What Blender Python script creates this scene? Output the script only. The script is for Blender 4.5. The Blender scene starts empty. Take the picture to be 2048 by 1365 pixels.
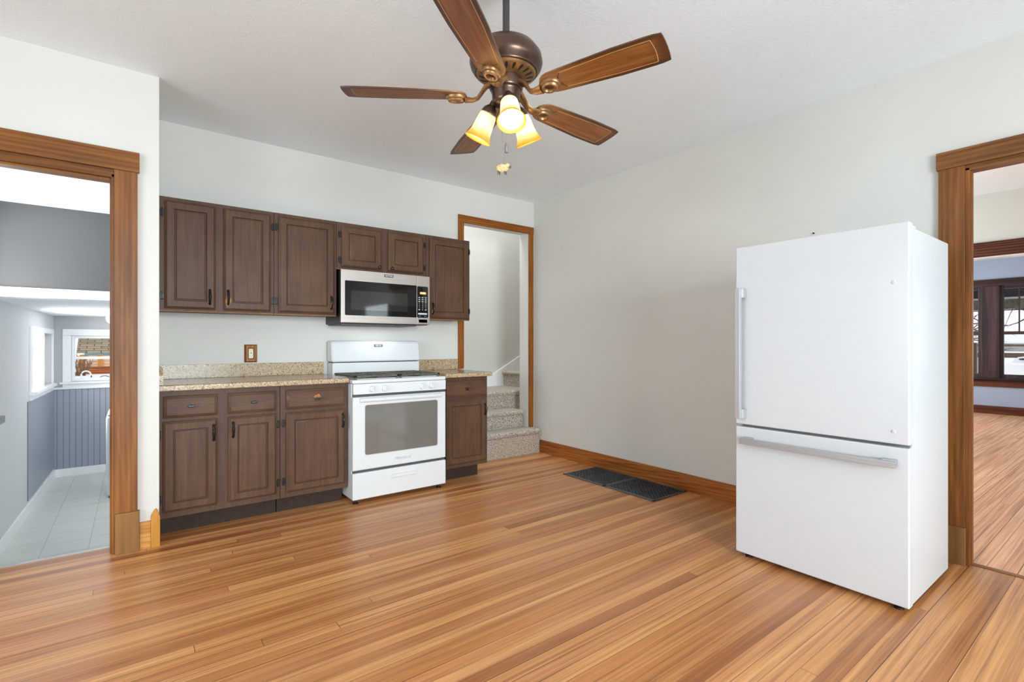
import bpy, bmesh, math, random
from mathutils import Vector, Matrix
random.seed(7)
PI = math.pi
SC = bpy.context.scene
COL = SC.collection

# ------------------------------------------------------------------ camera
F_PX = 995.0
cam_d = bpy.data.cameras.new('camera')
cam = bpy.data.objects.new('camera', cam_d); COL.objects.link(cam)
cam_d.sensor_width = 36.0
cam_d.lens = F_PX / 2048 * 36.0
cam_d.shift_y = 5.5 / 2048
cam_d.clip_start = 0.05; cam_d.clip_end = 200
cam.location = (0, 0, 1.18)
cam.rotation_euler = (PI / 2, 0, -math.radians(90 - 52.7607))
SC.camera = cam

# ------------------------------------------------------------------ view, world
SC.view_settings.view_transform = 'Standard'
SC.view_settings.look = 'None'
SC.view_settings.gamma = 1.0
SC.view_settings.use_curve_mapping = False
SC.view_settings.exposure = 0.1
try:
    SC.cycles.use_denoising = True
    SC.cycles.max_bounces = 12
    SC.cycles.diffuse_bounces = 8
    SC.cycles.glossy_bounces = 4
    SC.cycles.transmission_bounces = 6
    SC.cycles.sample_clamp_indirect = 6.0
    SC.cycles.caustics_reflective = False
    SC.cycles.caustics_refractive = False
except Exception:
    pass
wd = bpy.data.worlds.new('overcast_sky'); SC.world = wd; wd.use_nodes = True
bg = wd.node_tree.nodes['Background']
bg.inputs['Color'].default_value = (0.93, 0.96, 1.0, 1); bg.inputs['Strength'].default_value = 1.15


def area(name, loc, rot, sx, sy, power, color=(1, 1, 1)):
    l = bpy.data.lights.new(name, 'AREA'); l.shape = 'RECTANGLE'; l.size = sx; l.size_y = sy
    l.energy = power; l.color = color
    o = bpy.data.objects.new(name, l); COL.objects.link(o); o.location = loc; o.rotation_euler = rot
    return o


def point(name, loc, power, color, r=0.02):
    l = bpy.data.lights.new(name, 'POINT'); l.energy = power; l.color = color; l.shadow_soft_size = r
    o = bpy.data.objects.new(name, l); COL.objects.link(o); o.location = loc
    return o


# daylight at the windows, kitchen ones behind the camera, plus added unseen fill lights
COOL = (0.82, 0.95, 1.0)
DOWN = math.radians(8)
def window_light(name, loc, yaw, sx, sy, power, spread):
    o = area(name, loc, (PI / 2 - DOWN, 0, math.radians(yaw)), sx, sy, power, COOL); o.data.spread = math.radians(spread)


window_light('daylight_rear_window_east', (2.65, -3.29, 1.45), 8, 1.45, 1.65, 14, 120)
window_light('added_fill_rear_west', (0.6, -3.29, 1.45), -10, 1.75, 1.65, 110, 105)  # added light behind the camera, aimed to even out the kitchen
window_light('daylight_side_window', (-2.89, 1.1, 1.45), -90 + 22, 2.15, 1.65, 40, 115)
# added fill under the microwave, brightening the wall behind the stove
area('added_cooktop_fill', (1.65, 4.0, 1.322), (0, 0, 0), 0.30, 0.10, 0.5, (0.95, 0.98, 1.0))
area('added_dining_fill', (5.4, 3.27, 1.55), (PI / 2 - math.radians(15), 0, PI), 2.0, 1.55, 96, COOL)  # added light out of view that fills the dining room
area('added_living_side_fill', (9.6, 3.37, 1.5), (PI / 2 - math.radians(15), 0, PI), 2.3, 1.55, 92, COOL)  # added unseen side light to brighten the living room
area('daylight_living_front_window', (11.64, 0.22, 1.35), (PI / 2, 0, PI / 2), 0.8, 1.3, 40, COOL)
area('daylight_laundry_window', (-0.925, 7.31, 1.0), (PI / 2, 0, -PI / 2), 0.5, 0.56, 100, (1.0, 0.98, 0.96))
area('added_landing_fill', (-0.99, 4.7, 1.6), (PI / 2 + math.radians(42), 0, -PI / 2), 0.75, 0.75, 19, (0.92, 0.97, 1.0))  # added light out of view, tilted up to brighten the landing ceiling
area('added_stairwell_fill', (2.95, 4.8, 4.0), (0, 0, 0), 0.8, 0.6, 44, (0.92, 0.97, 1.0))  # added overhead fill lifting the dark stairwell, source unseen


# ------------------------------------------------------------------ node helpers
def S(r, g, b):
    f = lambda c: (c / 255 / 12.92) if c / 255 <= 0.04045 else ((c / 255 + 0.055) / 1.055) ** 2.4
    return (f(r), f(g), f(b), 1.0)


class NT:
    def __init__(self, name):
        self.m = bpy.data.materials.new(name); self.m.use_nodes = True
        self.t = self.m.node_tree; self.b = self.t.nodes['Principled BSDF']

    def n(self, typ, **kw):
        nd = self.t.nodes.new('ShaderNode' + typ)
        for k, v in kw.items():
            if k.startswith('_'):
                setattr(nd, k[1:], v)
            else:
                self.put(nd.inputs[int(k[1:]) if k[0] == 'i' and k[1:].isdigit() else k.replace('__', ' ')], v)
        return nd

    def put(self, sock, v):
        if hasattr(v, 'is_output') or isinstance(v, bpy.types.NodeSocket):
            self.t.links.new(v, sock)
        else:
            sock.default_value = v

    def math(self, op, a, b=0.0, c=None):
        nd = self.t.nodes.new('ShaderNodeMath'); nd.operation = op
        self.put(nd.inputs[0], a); self.put(nd.inputs[1], b)
        if c is not None: self.put(nd.inputs[2], c)
        return nd.outputs[0]

    def mix(self, fac, a, b, mode='MIX'):
        nd = self.t.nodes.new('ShaderNodeMix'); nd.data_type = 'RGBA'; nd.blend_type = mode
        self.put(nd.inputs[0], fac); self.put(nd.inputs[6], a); self.put(nd.inputs[7], b)
        return nd.outputs[2]

    def ramp(self, fac, stops, interp='LINEAR'):
        nd = self.t.nodes.new('ShaderNodeValToRGB'); cr = nd.color_ramp; cr.interpolation = interp
        while len(cr.elements) < len(stops): cr.elements.new(0.5)
        for e, (p, c) in zip(cr.elements, stops):
            e.position = p; e.color = c if len(c) == 4 else (*c, 1)
        self.put(nd.inputs[0], fac)
        return nd.outputs[0]

    def coord(self, scale=(1, 1, 1), kind='Object'):
        tc = self.t.nodes.new('ShaderNodeTexCoord')
        mp = self.t.nodes.new('ShaderNodeMapping'); mp.inputs['Scale'].default_value = scale
        self.t.links.new(tc.outputs[kind], mp.inputs[0])
        return mp.outputs[0]

    def noise(self, vec, scale, detail=3, rough=0.55, dist=0.0):
        nd = self.t.nodes.new('ShaderNodeTexNoise')
        self.put(nd.inputs['Vector'], vec); nd.inputs['Scale'].default_value = scale
        nd.inputs['Detail'].default_value = detail; nd.inputs['Roughness'].default_value = rough
        nd.inputs['Distortion'].default_value = dist
        return nd.outputs[0]

    def bump(self, height, strength=0.2, dist=0.002):
        nd = self.t.nodes.new('ShaderNodeBump'); nd.inputs['Strength'].default_value = strength
        nd.inputs['Distance'].default_value = dist; self.put(nd.inputs['Height'], height)
        self.t.links.new(nd.outputs[0], self.b.inputs['Normal'])

    def base(self, v): self.put(self.b.inputs['Base Color'], v)

    def set(self, **kw):
        for k, v in kw.items(): self.put(self.b.inputs[k.replace('__', ' ')], v)
        return self


def plain(name, col, rough=0.5, metal=0.0, var=0.04, scale=20, spec=0.5, bump=0.0, coat=0.0):
    M = NT(name)
    v = M.noise(M.coord(), scale, 3)
    c2 = tuple(max(0, c * (1 - var * 2)) for c in col[:3]) + (1,)
    c3 = tuple(min(1, c * (1 + var)) for c in col[:3]) + (1,)
    M.base(M.ramp(v, [(0.3, c2), (0.7, c3)]))
    M.set(Roughness=rough, Metallic=metal)
    M.b.inputs['Specular IOR Level'].default_value = spec
    if coat: M.b.inputs['Coat Weight'].default_value = coat; M.b.inputs['Coat Roughness'].default_value = 0.08
    if bump: M.bump(v, bump, 0.002)
    return M.m


def emit(name, col, strength):
    M = NT(name); M.base(col); M.set(Emission__Color=col, Emission__Strength=strength)
    return M.m


def wood(name, dark, mid, light, axis=2, scale=1.0, rough=0.38, contrast=1.0, ring=9.0, lines=0.0, lw=24.0):
    M = NT(name)
    s = [26.0 * scale] * 3; s[axis] = 1.6 * scale
    co = M.coord(tuple(s))
    g = M.noise(co, 1.0, 6, 0.62, 0.6)
    s2 = [ring * scale] * 3; s2[axis] = 0.55 * scale
    w = M.t.nodes.new('ShaderNodeTexWave'); w.wave_type = 'RINGS'; w.rings_direction = 'XYZ'[axis]
    M.put(w.inputs['Vector'], M.coord(tuple(s2))); w.inputs['Scale'].default_value = 1.3
    w.inputs['Distortion'].default_value = 5.0; w.inputs['Detail'].default_value = 2.5; w.inputs['Detail Scale'].default_value = 1.2
    f = M.math('ADD', M.math('MULTIPLY', g, 0.62), M.math('MULTIPLY', w.outputs[1], 0.38 * contrast))
    big = M.noise(M.coord(tuple(3.0 if i != axis else 1.0 for i in range(3))), 1.0, 2)
    f = M.math('ADD', f, M.math('MULTIPLY', M.math('SUBTRACT', big, 0.5), 0.45))
    col = M.ramp(f, [(0.22, dark), (0.5, mid), (0.8, light)])
    if lines:
        s3 = [1.0] * 3; s3[axis] = 0.07
        wv = M.t.nodes.new('ShaderNodeTexWave'); wv.wave_type = 'BANDS'; wv.bands_direction = 'DIAGONAL'; wv.wave_profile = 'SAW'
        M.put(wv.inputs['Vector'], M.coord(tuple(s3))); wv.inputs['Scale'].default_value = lw
        wv.inputs['Distortion'].default_value = 7.0; wv.inputs['Detail'].default_value = 2.0; wv.inputs['Detail Scale'].default_value = 0.6
        col = M.mix(M.ramp(wv.outputs[1], [(0.0, (0, 0, 0)), (0.55, (0.1 * lines,) * 3), (0.93, (lines,) * 3), (1.0, (0, 0, 0))]), col, tuple(c * 0.55 for c in dark[:3]) + (1,))
    pores = M.noise(M.coord(tuple(170.0 if i != axis else 9.0 for i in range(3))), 1.0, 3, 0.7)
    col = M.mix(M.ramp(pores, [(0.55, (0, 0, 0)), (0.75, (0.4, 0.4, 0.4))]), col, dark)
    M.base(col)
    M.set(Roughness=rough)
    M.b.inputs['Specular IOR Level'].default_value = 0.25
    M.bump(g, 0.12, 0.0015)
    return M.m


# ------------------------------------------------------------------ materials
def mat_wall(name, col, bump=0.05):
    M = NT(name)
    v = M.noise(M.coord(), 1.3, 4, 0.6)
    k = lambda s: tuple(c * s for c in col[:3]) + (1,)
    M.base(M.ramp(v, [(0.3, k(0.965)), (0.7, k(1.02))]))
    M.set(Roughness=0.55)
    M.b.inputs['Specular IOR Level'].default_value = 0.3
    fine = M.noise(M.coord(), 130, 2)
    M.bump(fine, bump, 0.002)
    return M.m


m_wall = mat_wall('wall_paint_pale_grey', S(212, 210, 204))
m_wall_rear = mat_wall('wall_white_bounce_behind', S(240, 243, 245))  # unseen walls made whiter to bounce more light into the room
m_ceil_M = NT('ceiling_textured_white')
_v = m_ceil_M.noise(m_ceil_M.coord((1, 1, 1)), 42, 4, 0.6, 1.2)
m_ceil_M.base(m_ceil_M.ramp(m_ceil_M.noise(m_ceil_M.coord(), 1.1, 3), [(0.3, S(238, 244, 249)), (0.7, S(243, 249, 253))]))
m_ceil_M.set(Roughness=0.7); m_ceil_M.bump(_v, 0.4, 0.006)
m_ceil = m_ceil_M.m
m_wall_grey = mat_wall('wall_paint_mid_grey', S(150, 151, 153))
m_wall_laundry = mat_wall('wall_paint_laundry_grey', S(208, 209, 211))
m_wall_blue = mat_wall('wall_paint_blue_grey', S(158, 167, 186), 0.12)
m_white_trim = plain('white_painted_trim', S(240, 241, 243), 0.35, var=0.01)
m_oldwood_z = wood('aged_fir_upright', S(102, 60, 26), S(146, 92, 44), S(172, 116, 60), 2, 1.0, 0.42, 0.3, 9, 0.25, 10)
m_oldwood_x = wood('aged_fir_level', S(102, 60, 22), S(146, 92, 38), S(168, 112, 52), 0, 1.0, 0.42, 0.3, 9, 0.2, 10)
m_oldwood_y = wood('aged_fir_crosswise', S(102, 62, 30), S(146, 96, 50), S(170, 116, 62), 1, 1.0, 0.42, 0.3, 9, 0.25, 10)
m_plinth = wood('scuffed_fir_plinth', S(116, 78, 42), S(150, 108, 64), S(176, 134, 88), 2, 0.6, 0.5, 0.15)
m_oak_z = wood('oak_trim_upright', S(112, 62, 16), S(160, 98, 36), S(182, 118, 50), 2, 1.5, 0.4, 0.6, 9, 0.6, 30)
m_oak_x = wood('oak_trim_level', S(112, 60, 14), S(156, 92, 32), S(174, 108, 42), 0, 1.5, 0.4, 0.6, 9, 0.4, 30)
m_base_y = wood('baseboard_oak_lengthwise', S(118, 62, 26), S(176, 108, 52), S(194, 124, 64), 1, 1.0, 0.38, 0.4, 14, 0.55, 22)
m_pine_x = wood('yellow_pine_level', S(170, 108, 48), S(206, 148, 76), S(222, 170, 98), 0, 1.4, 0.4, 0.6, 20, 0.5, 22)
m_pine_z = wood('yellow_pine_upright', S(176, 112, 44), S(208, 148, 70), S(224, 170, 92), 2, 1.4, 0.4, 0.8)
m_darkwood_y = wood('mahogany_beam_lengthwise', S(48, 24, 18), S(84, 42, 30), S(112, 62, 46), 1, 1.0, 0.35)
m_darkwood_z = wood('mahogany_upright', S(46, 34, 34), S(74, 56, 54), S(96, 76, 72), 2, 1.0, 0.35, 0.5)
m_dark_brown = wood('dark_window_wood', S(40, 26, 24), S(66, 44, 40), S(92, 66, 58), 1, 1.0, 0.35, 0.5)


def mat_floor(name, width, lights, gapmix=1.0, rough=0.33):
    M = NT(name)
    tc = M.t.nodes.new('ShaderNodeTexCoord'); sep = M.t.nodes.new('ShaderNodeSeparateXYZ')
    M.t.links.new(tc.outputs['Object'], sep.inputs[0]); X, Y = sep.outputs[0], sep.outputs[1]
    r = M.math('DIVIDE', Y, width); row = M.math('FLOOR', r); fr = M.math('FRACT', r)
    wn = M.t.nodes.new('ShaderNodeTexWhiteNoise'); wn.noise_dimensions = '1D'; M.put(wn.inputs['W'], row)
    c = M.math('ADD', M.math('DIVIDE', X, 4.6), M.math('MULTIPLY', wn.outputs[0], 17.0))
    colr = M.math('FLOOR', c); fc = M.math('FRACT', c)
    cmb = M.t.nodes.new('ShaderNodeCombineXYZ'); M.put(cmb.inputs[0], row); M.put(cmb.inputs[1], colr)
    wn2 = M.t.nodes.new('ShaderNodeTexWhiteNoise'); wn2.noise_dimensions = '2D'; M.put(wn2.inputs['Vector'], cmb.outputs[0])
    base = M.ramp(wn2.outputs[0], lights)
    # grain, running with the boards and shifted from board to board
    off = M.t.nodes.new('ShaderNodeCombineXYZ'); M.put(off.inputs[0], M.math('MULTIPLY', wn2.outputs[0], 40.0)); M.put(off.inputs[1], M.math('MULTIPLY', row, 0.37))
    add = M.t.nodes.new('ShaderNodeVectorMath'); add.operation = 'ADD'
    M.put(add.inputs[0], tc.outputs['Object']); M.put(add.inputs[1], off.outputs[0])
    mp = M.t.nodes.new('ShaderNodeMapping'); mp.inputs['Scale'].default_value = (1.1, 62, 1); M.put(mp.inputs[0], add.outputs[0])
    g = M.noise(mp.outputs[0], 1.0, 6, 0.65, 0.4)
    col = M.mix(0.9, base, M.ramp(g, [(0.3, (0.5, 0.42, 0.36)), (0.5, (0.9, 0.88, 0.86)), (0.7, (1.22, 1.24, 1.26))]), 'MULTIPLY')
    # long dark streaks and stains
    mp2 = M.t.nodes.new('ShaderNodeMapping'); mp2.inputs['Scale'].default_value = (0.6, 26, 1); M.put(mp2.inputs[0], add.outputs[0])
    st = M.noise(mp2.outputs[0], 1.0, 3, 0.6)
    col = M.mix(M.ramp(st, [(0.54, (0, 0, 0)), (0.70, (0.6, 0.6, 0.6))]), col, S(128, 72, 36))
    # worn, paler areas
    mp3 = M.t.nodes.new('ShaderNodeMapping'); mp3.inputs['Scale'].default_value = (0.75, 1.5, 1); M.put(mp3.inputs[0], tc.outputs['Object'])
    wear = M.noise(mp3.outputs[0], 1.0, 4, 0.6)
    col = M.mix(M.ramp(wear, [(0.45, (0, 0, 0)), (0.75, (0.5, 0.5, 0.5))]), col, S(206, 150, 112))
    # scratches and grit
    sc = M.noise(M.coord((30, 90, 1)), 1.0, 2, 0.7)
    col = M.mix(M.ramp(sc, [(0.73, (0, 0, 0)), (0.8, (0.35, 0.35, 0.35))]), col, S(228, 190, 156))
    # gaps
    wg = M.t.nodes.new('ShaderNodeTexWhiteNoise'); wg.noise_dimensions = '1D'; M.put(wg.inputs['W'], M.math('ADD', row, 0.31))
    edge = M.math('LESS_THAN', fr, 0.055)
    endg = M.math('LESS_THAN', fc, 0.0007)
    strength = M.math('MULTIPLY', edge, M.math('ADD', 0.22, M.math('MULTIPLY', M.math('POWER', wg.outputs[0], 2.0), 0.65)))
    gap = M.math('MULTIPLY', M.math('MAXIMUM', strength, M.math('MULTIPLY', endg, 0.6)), gapmix)
    col = M.mix(gap, col, S(64, 32, 16))
    M.base(col)
    M.put(M.b.inputs['Roughness'], M.math('ADD', rough - 0.08, M.math('MULTIPLY', g, 0.22)))
    M.bump(M.math('SUBTRACT', M.math('MULTIPLY', g, 0.3), gap), 0.25, 0.002)
    return M.m


m_floor = mat_floor('strip_wood_floor', 0.0575, [(0.0, S(160, 98, 52)), (0.2, S(190, 126, 72)), (0.5, S(208, 146, 88)), (0.75, S(220, 160, 102)), (1.0, S(200, 134, 84))])
m_floor_east = mat_floor('strip_wood_floor_worn', 0.0575, [(0.0, S(208, 150, 108)), (0.5, S(216, 160, 118)), (1.0, S(222, 168, 126))], 1.7, 0.36)


def mat_vinyl():
    M = NT('vinyl_tile_floor')
    br = M.t.nodes.new('ShaderNodeTexBrick'); br.offset = 0.0; br.inputs['Scale'].default_value = 1.0
    M.put(br.inputs['Vector'], M.coord()); br.inputs['Brick Width'].default_value = 0.3; br.inputs['Row Height'].default_value = 0.3
    br.inputs['Mortar Size'].default_value = 0.004
    br.inputs['Color1'].default_value = S(206, 210, 203); br.inputs['Color2'].default_value = S(212, 215, 209); br.inputs['Mortar'].default_value = S(182, 186, 178)
    dirt = M.noise(M.coord((1, 3, 1)), 2.2, 4)
    M.base(M.mix(M.ramp(dirt, [(0.55, (0, 0, 0)), (0.8, (0.5, 0.5, 0.5))]), br.outputs[0], S(178, 180, 166)))
    M.set(Roughness=0.3)
    return M.m


m_vinyl = mat_vinyl()


def mat_beadboard(name, axis):
    M = NT(name)
    tc = M.t.nodes.new('ShaderNodeTexCoord'); sep = M.t.nodes.new('ShaderNodeSeparateXYZ'); M.t.links.new(tc.outputs['Object'], sep.inputs[0])
    f = M.math('FRACT', M.math('DIVIDE', sep.outputs[axis], 0.06))
    gap = M.math('LESS_THAN', f, 0.11)
    M.base(M.mix(gap, S(150, 158, 170), S(108, 115, 126))); M.set(Roughness=0.4)
    M.bump(M.math('MULTIPLY', gap, -1.0), 0.6, 0.004)
    return M.m


m_bead_x = mat_beadboard('blue_grey_beadboard', 0); m_bead_y = mat_beadboard('blue_grey_beadboard_side', 1)


def mat_cab(name, axis, dark, mid, light):
    M = NT(name)
    s = [60.0] * 3; s[axis] = 3.0
    g = M.noise(M.coord(tuple(s)), 1.0, 5, 0.65, 0.5)
    big = M.noise(M.coord(), 5.0, 3)
    M.base(M.ramp(M.math('ADD', M.math('MULTIPLY', g, 0.6), M.math('MULTIPLY', big, 0.4)), [(0.3, dark), (0.52, mid), (0.75, light)]))
    M.set(Roughness=0.42)
    M.b.inputs['Specular IOR Level'].default_value = 0.18
    M.bump(g, 0.25, 0.0012)
    return M.m


m_cab = mat_cab('brown_painted_oak', 2, S(72, 50, 38), S(90, 65, 50), S(106, 79, 62))
m_cab_x = mat_cab('brown_painted_oak_level', 0, S(72, 50, 38), S(90, 65, 50), S(110, 83, 66))
m_cab_box = mat_cab('brown_painted_carcass', 2, S(72, 52, 41), S(88, 65, 52), S(100, 77, 63))
m_toe = plain('dark_toe_kick', S(64, 50, 42), 0.6, var=0.12, scale=40, spec=0.12)
m_rawwood = plain('bare_oak_edge', S(150, 98, 52), 0.6, var=0.2, scale=30)
m_chip = plain('bare_wood_chip', S(176, 112, 62), 0.6, var=0.25, scale=120)
m_iron = plain('black_iron_hardware', S(26, 23, 21), 0.35, 0.2, var=0.1)


def mat_counter():
    M = NT('speckled_laminate')
    v = M.t.nodes.new('ShaderNodeTexVoronoi'); M.put(v.inputs['Vector'], M.coord()); v.inputs['Scale'].default_value = 210
    wn = M.t.nodes.new('ShaderNodeTexWhiteNoise'); M.put(wn.inputs['Vector'], v.outputs['Position'])
    c = M.ramp(wn.outputs[0], [(0.0, S(78, 60, 46)), (0.1, S(100, 80, 62)), (0.12, S(158, 134, 106)), (0.5, S(178, 154, 124)), (0.8, S(194, 172, 142)), (0.93, S(206, 188, 162)), (1.0, S(136, 102, 72))], 'LINEAR')
    M.base(c); M.set(Roughness=0.2); M.b.inputs['Specular IOR Level'].default_value = 0.3
    return M.m


m_counter = mat_counter()


def mat_carpet():
    M = NT('speckled_carpet')
    n1 = M.noise(M.coord(), 125, 2, 0.8); n2 = M.noise(M.coord(), 260, 2, 0.7)
    f = M.math('ADD', M.math('MULTIPLY', n1, 0.6), M.math('MULTIPLY', n2, 0.4))
    M.base(M.ramp(f, [(0.40, S(92, 72, 56)), (0.47, S(160, 144, 126)), (0.53, S(206, 194, 180)), (0.62, S(232, 224, 214))]))
    M.set(Roughness=0.95); M.b.inputs['Specular IOR Level'].default_value = 0.1
    M.b.inputs['Sheen Weight'].default_value = 0.2
    M.bump(f, 0.9, 0.008)
    return M.m


m_carpet = mat_carpet()
m_white_app = plain('white_enamel', S(214, 216, 218), 0.22, var=0.006, spec=0.5)
m_fridge = plain('white_glossy_steel', S(206, 208, 211), 0.18, var=0.004, spec=0.5)
m_fridge_side = plain('white_satin_steel', S(203, 204, 206), 0.35, var=0.006)
m_seam = plain('grey_door_seal', S(120, 120, 122), 0.6)
m_dark = plain('black_plastic', S(24, 24, 25), 0.4)
m_glass_black = plain('black_glass', S(10, 11, 11), 0.05, var=0.0, spec=0.6)
m_mw_win = plain('smoked_window_glass', S(30, 31, 30), 0.05, var=0.0, spec=0.9)
m_oven_glass = plain('grey_oven_glass', S(112, 108, 102), 0.07, var=0.02, spec=0.7)
m_gap = plain('dark_gap', S(70, 70, 72), 0.5)
m_hair = plain('silk_screen_grey', S(196, 196, 198), 0.5, var=0.0)


def mat_steel(name, col, axis, rough=0.3):
    M = NT(name)
    s = [300.0] * 3; s[axis] = 3.0
    g = M.noise(M.coord(tuple(s)), 1.0, 2)
    k = lambda q: tuple(c * q for c in col[:3]) + (1,)
    M.base(M.ramp(g, [(0.3, k(0.92)), (0.7, k(1.05))])); M.set(Roughness=rough, Metallic=0.85)
    return M.m


m_steel = mat_steel('brushed_stainless', S(182, 172, 165), 0, 0.4)
m_alu_z = mat_steel('brushed_aluminium', S(206, 207, 211), 2, 0.42)
m_alu_y = mat_steel('brushed_aluminium_level', S(188, 189, 192), 1, 0.42)
m_grate = plain('worn_cast_iron', S(92, 88, 78), 0.55, 0.2, var=0.25, scale=60)
m_burner = plain('burner_cap_black', S(52, 50, 48), 0.5)
m_ivory = plain('ivory_plastic', S(232, 222, 196), 0.4)
m_text_white = plain('white_print', S(222, 222, 220), 0.5, var=0.0)
m_text_grey = plain('grey_print', S(168, 168, 172), 0.5, var=0.0)
m_amber = emit('amber_display', S(255, 158, 84), 0.7)
m_amber_text = emit('amber_digits', S(255, 224, 190), 1.0)
m_vent = plain('black_lattice_iron', S(66, 68, 72), 0.4, 0.3, var=0.3)
m_ventframe = plain('dark_grey_register_frame', S(92, 95, 100), 0.4, 0.3, var=0.1)
m_black = plain('void_black', S(14, 12, 12), 0.8)
m_bronze = plain('oil_rubbed_bronze', S(96, 74, 62), 0.3, 0.75, var=0.14, scale=14)
m_bronze_dark = plain('dark_bronze_rod', S(74, 70, 66), 0.42, 0.5, var=0.05)
m_bronze_gold = plain('antique_gold_bronze', S(150, 112, 74), 0.36, 0.6, var=0.22, scale=24)
m_slot = plain('motor_slot_dark', S(30, 24, 20), 0.6)


def mat_blade():
    M = NT('walnut_blade')
    co = M.coord((4, 60, 60))
    g = M.noise(co, 1.0, 5, 0.6, 0.4)
    tc = M.t.nodes.new('ShaderNodeTexCoord'); sep = M.t.nodes.new('ShaderNodeSeparateXYZ'); M.t.links.new(tc.outputs['Object'], sep.inputs[0])
    c = M.ramp(g, [(0.25, S(88, 48, 20)), (0.5, S(134, 82, 38)), (0.75, S(164, 106, 56))])
    edge = M.ramp(M.math('ABSOLUTE', sep.outputs[1]), [(0.040, (0, 0, 0)), (0.062, (0.85, 0.85, 0.85))])
    tip = M.ramp(sep.outputs[0], [(0.6, (0, 0, 0)), (0.65, (0.75, 0.75, 0.75))])
    c = M.mix(M.math('MAXIMUM', edge, tip), c, S(66, 40, 26))
    c = M.mix(M.ramp(sep.outputs[0], [(0.17, (0.75, 0.75, 0.75)), (0.36, (0, 0, 0))]), c, S(166, 124, 78))  # golden root paints in the lamp light and gloss near the hub
    dust = M.noise(M.coord(), 260, 2, 0.8)
    c = M.mix(M.ramp(dust, [(0.66, (0, 0, 0)), (0.78, (0.6, 0.6, 0.6))]), c, S(190, 160, 130))
    M.base(c); M.set(Roughness=0.3)
    return M.m


m_blade = mat_blade()
m_blade_line = plain('blade_routed_line', S(206, 162, 108), 0.4, var=0.1)


def mat_shade():
    M = NT('scavo_glass_shade')
    tc = M.t.nodes.new('ShaderNodeTexCoord'); sep = M.t.nodes.new('ShaderNodeSeparateXYZ'); M.t.links.new(tc.outputs['Object'], sep.inputs[0])
    rim = M.ramp(M.math('MULTIPLY', sep.outputs[2], -1.0), [(0.085, (0, 0, 0)), (0.122, (1, 1, 1))])
    mott = M.noise(M.coord(), 60, 4)
    body = M.ramp(mott, [(0.3, S(244, 226, 190)), (0.7, S(252, 244, 226))])
    col = M.mix(rim, body, S(246, 196, 84))
    tr = M.t.nodes.new('ShaderNodeBsdfTranslucent'); M.put(tr.inputs[0], col)
    M.base(col); M.set(Roughness=0.35)
    mx = M.t.nodes.new('ShaderNodeMixShader'); mx.inputs[0].default_value = 0.6
    M.t.links.new(M.b.outputs[0], mx.inputs[1]); M.t.links.new(tr.outputs[0], mx.inputs[2])
    M.t.links.new(mx.outputs[0], M.t.nodes['Material Output'].inputs[0])
    return M.m


m_shade = mat_shade()
m_bulb = emit('lit_bulb', (0.9, 0.95, 1.0, 1), 130.0)
m_chain = plain('silver_bead_chain', S(176, 176, 180), 0.35, 0.7)
m_weight = plain('grey_metal_weight', S(140, 142, 146), 0.35, 0.6)
m_sheep = plain('carved_pale_wood', S(214, 174, 124), 0.6, var=0.2, scale=120)
m_sheep_dark = plain('dark_hoof_wood', S(84, 70, 62), 0.6)


def mat_window_glass():
    M = NT('window_glass')
    t = M.t.nodes.new('ShaderNodeBsdfTransparent'); g = M.t.nodes.new('ShaderNodeBsdfGlossy'); g.inputs['Roughness'].default_value = 0.02
    fr = M.t.nodes.new('ShaderNodeFresnel'); fr.inputs[0].default_value = 1.45
    mx = M.t.nodes.new('ShaderNodeMixShader'); M.t.links.new(M.math('MULTIPLY', fr.outputs[0], 0.6), mx.inputs[0])
    M.t.links.new(t.outputs[0], mx.inputs[1]); M.t.links.new(g.outputs[0], mx.inputs[2])
    M.t.links.new(mx.outputs[0], M.t.nodes['Material Output'].inputs[0])
    return M.m


m_glass = mat_window_glass()


# ------------------------------------------------------------------ mesh helpers
def smooth(bm, ang=40):
    a = math.radians(ang)
    for f in bm.faces: f.smooth = True
    for e in bm.edges:
        if len(e.link_faces) == 2 and e.calc_face_angle(0) > a: e.smooth = False


def even_normals(o):
    w = o.modifiers.new('even_normals', 'WEIGHTED_NORMAL'); w.keep_sharp = True; w.weight = 100


def obj(name, bm, mat, parent=None, base=(0, 0, 0), ang=35, label=None):
    """Link a bmesh (world coordinates) as one object whose origin is BASE (or its parent's)."""
    if parent is not None: base = parent['_b'] if '_b' in parent else base
    bmesh.ops.translate(bm, verts=bm.verts, vec=[-c for c in base])
    bmesh.ops.recalc_face_normals(bm, faces=bm.faces)
    smooth(bm, ang)
    me = bpy.data.meshes.new(name); bm.to_mesh(me); bm.free()
    for m in (mat if isinstance(mat, (list, tuple)) else [mat]): me.materials.append(m)
    o = bpy.data.objects.new(name, me); COL.objects.link(o); even_normals(o)
    if parent is not None:
        o.parent = parent
    else:
        o.location = base
    o['_b'] = list(base)
    if label: o['label'] = label
    return o


def thing(name, label, cat, base, group=None):
    o = bpy.data.objects.new(name, None); COL.objects.link(o); o.location = base; o.empty_display_size = 0.1
    o['_b'] = list(base); o['label'] = label; o['category'] = cat
    if group: o['group'] = group
    return o


def tag(o, label, cat, group=None, kind=None):
    o['label'] = label; o['category'] = cat
    if group: o['group'] = group
    if kind: o['kind'] = kind
    return o


def struct(o, label=None):
    o['kind'] = 'structure'
    if label: o['label'] = label
    return o


def sgroup(name, base, label=None):
    o = bpy.data.objects.new(name, None); COL.objects.link(o); o.location = base; o['_b'] = list(base)
    return struct(o, label)


def B(): return bmesh.new()


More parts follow.
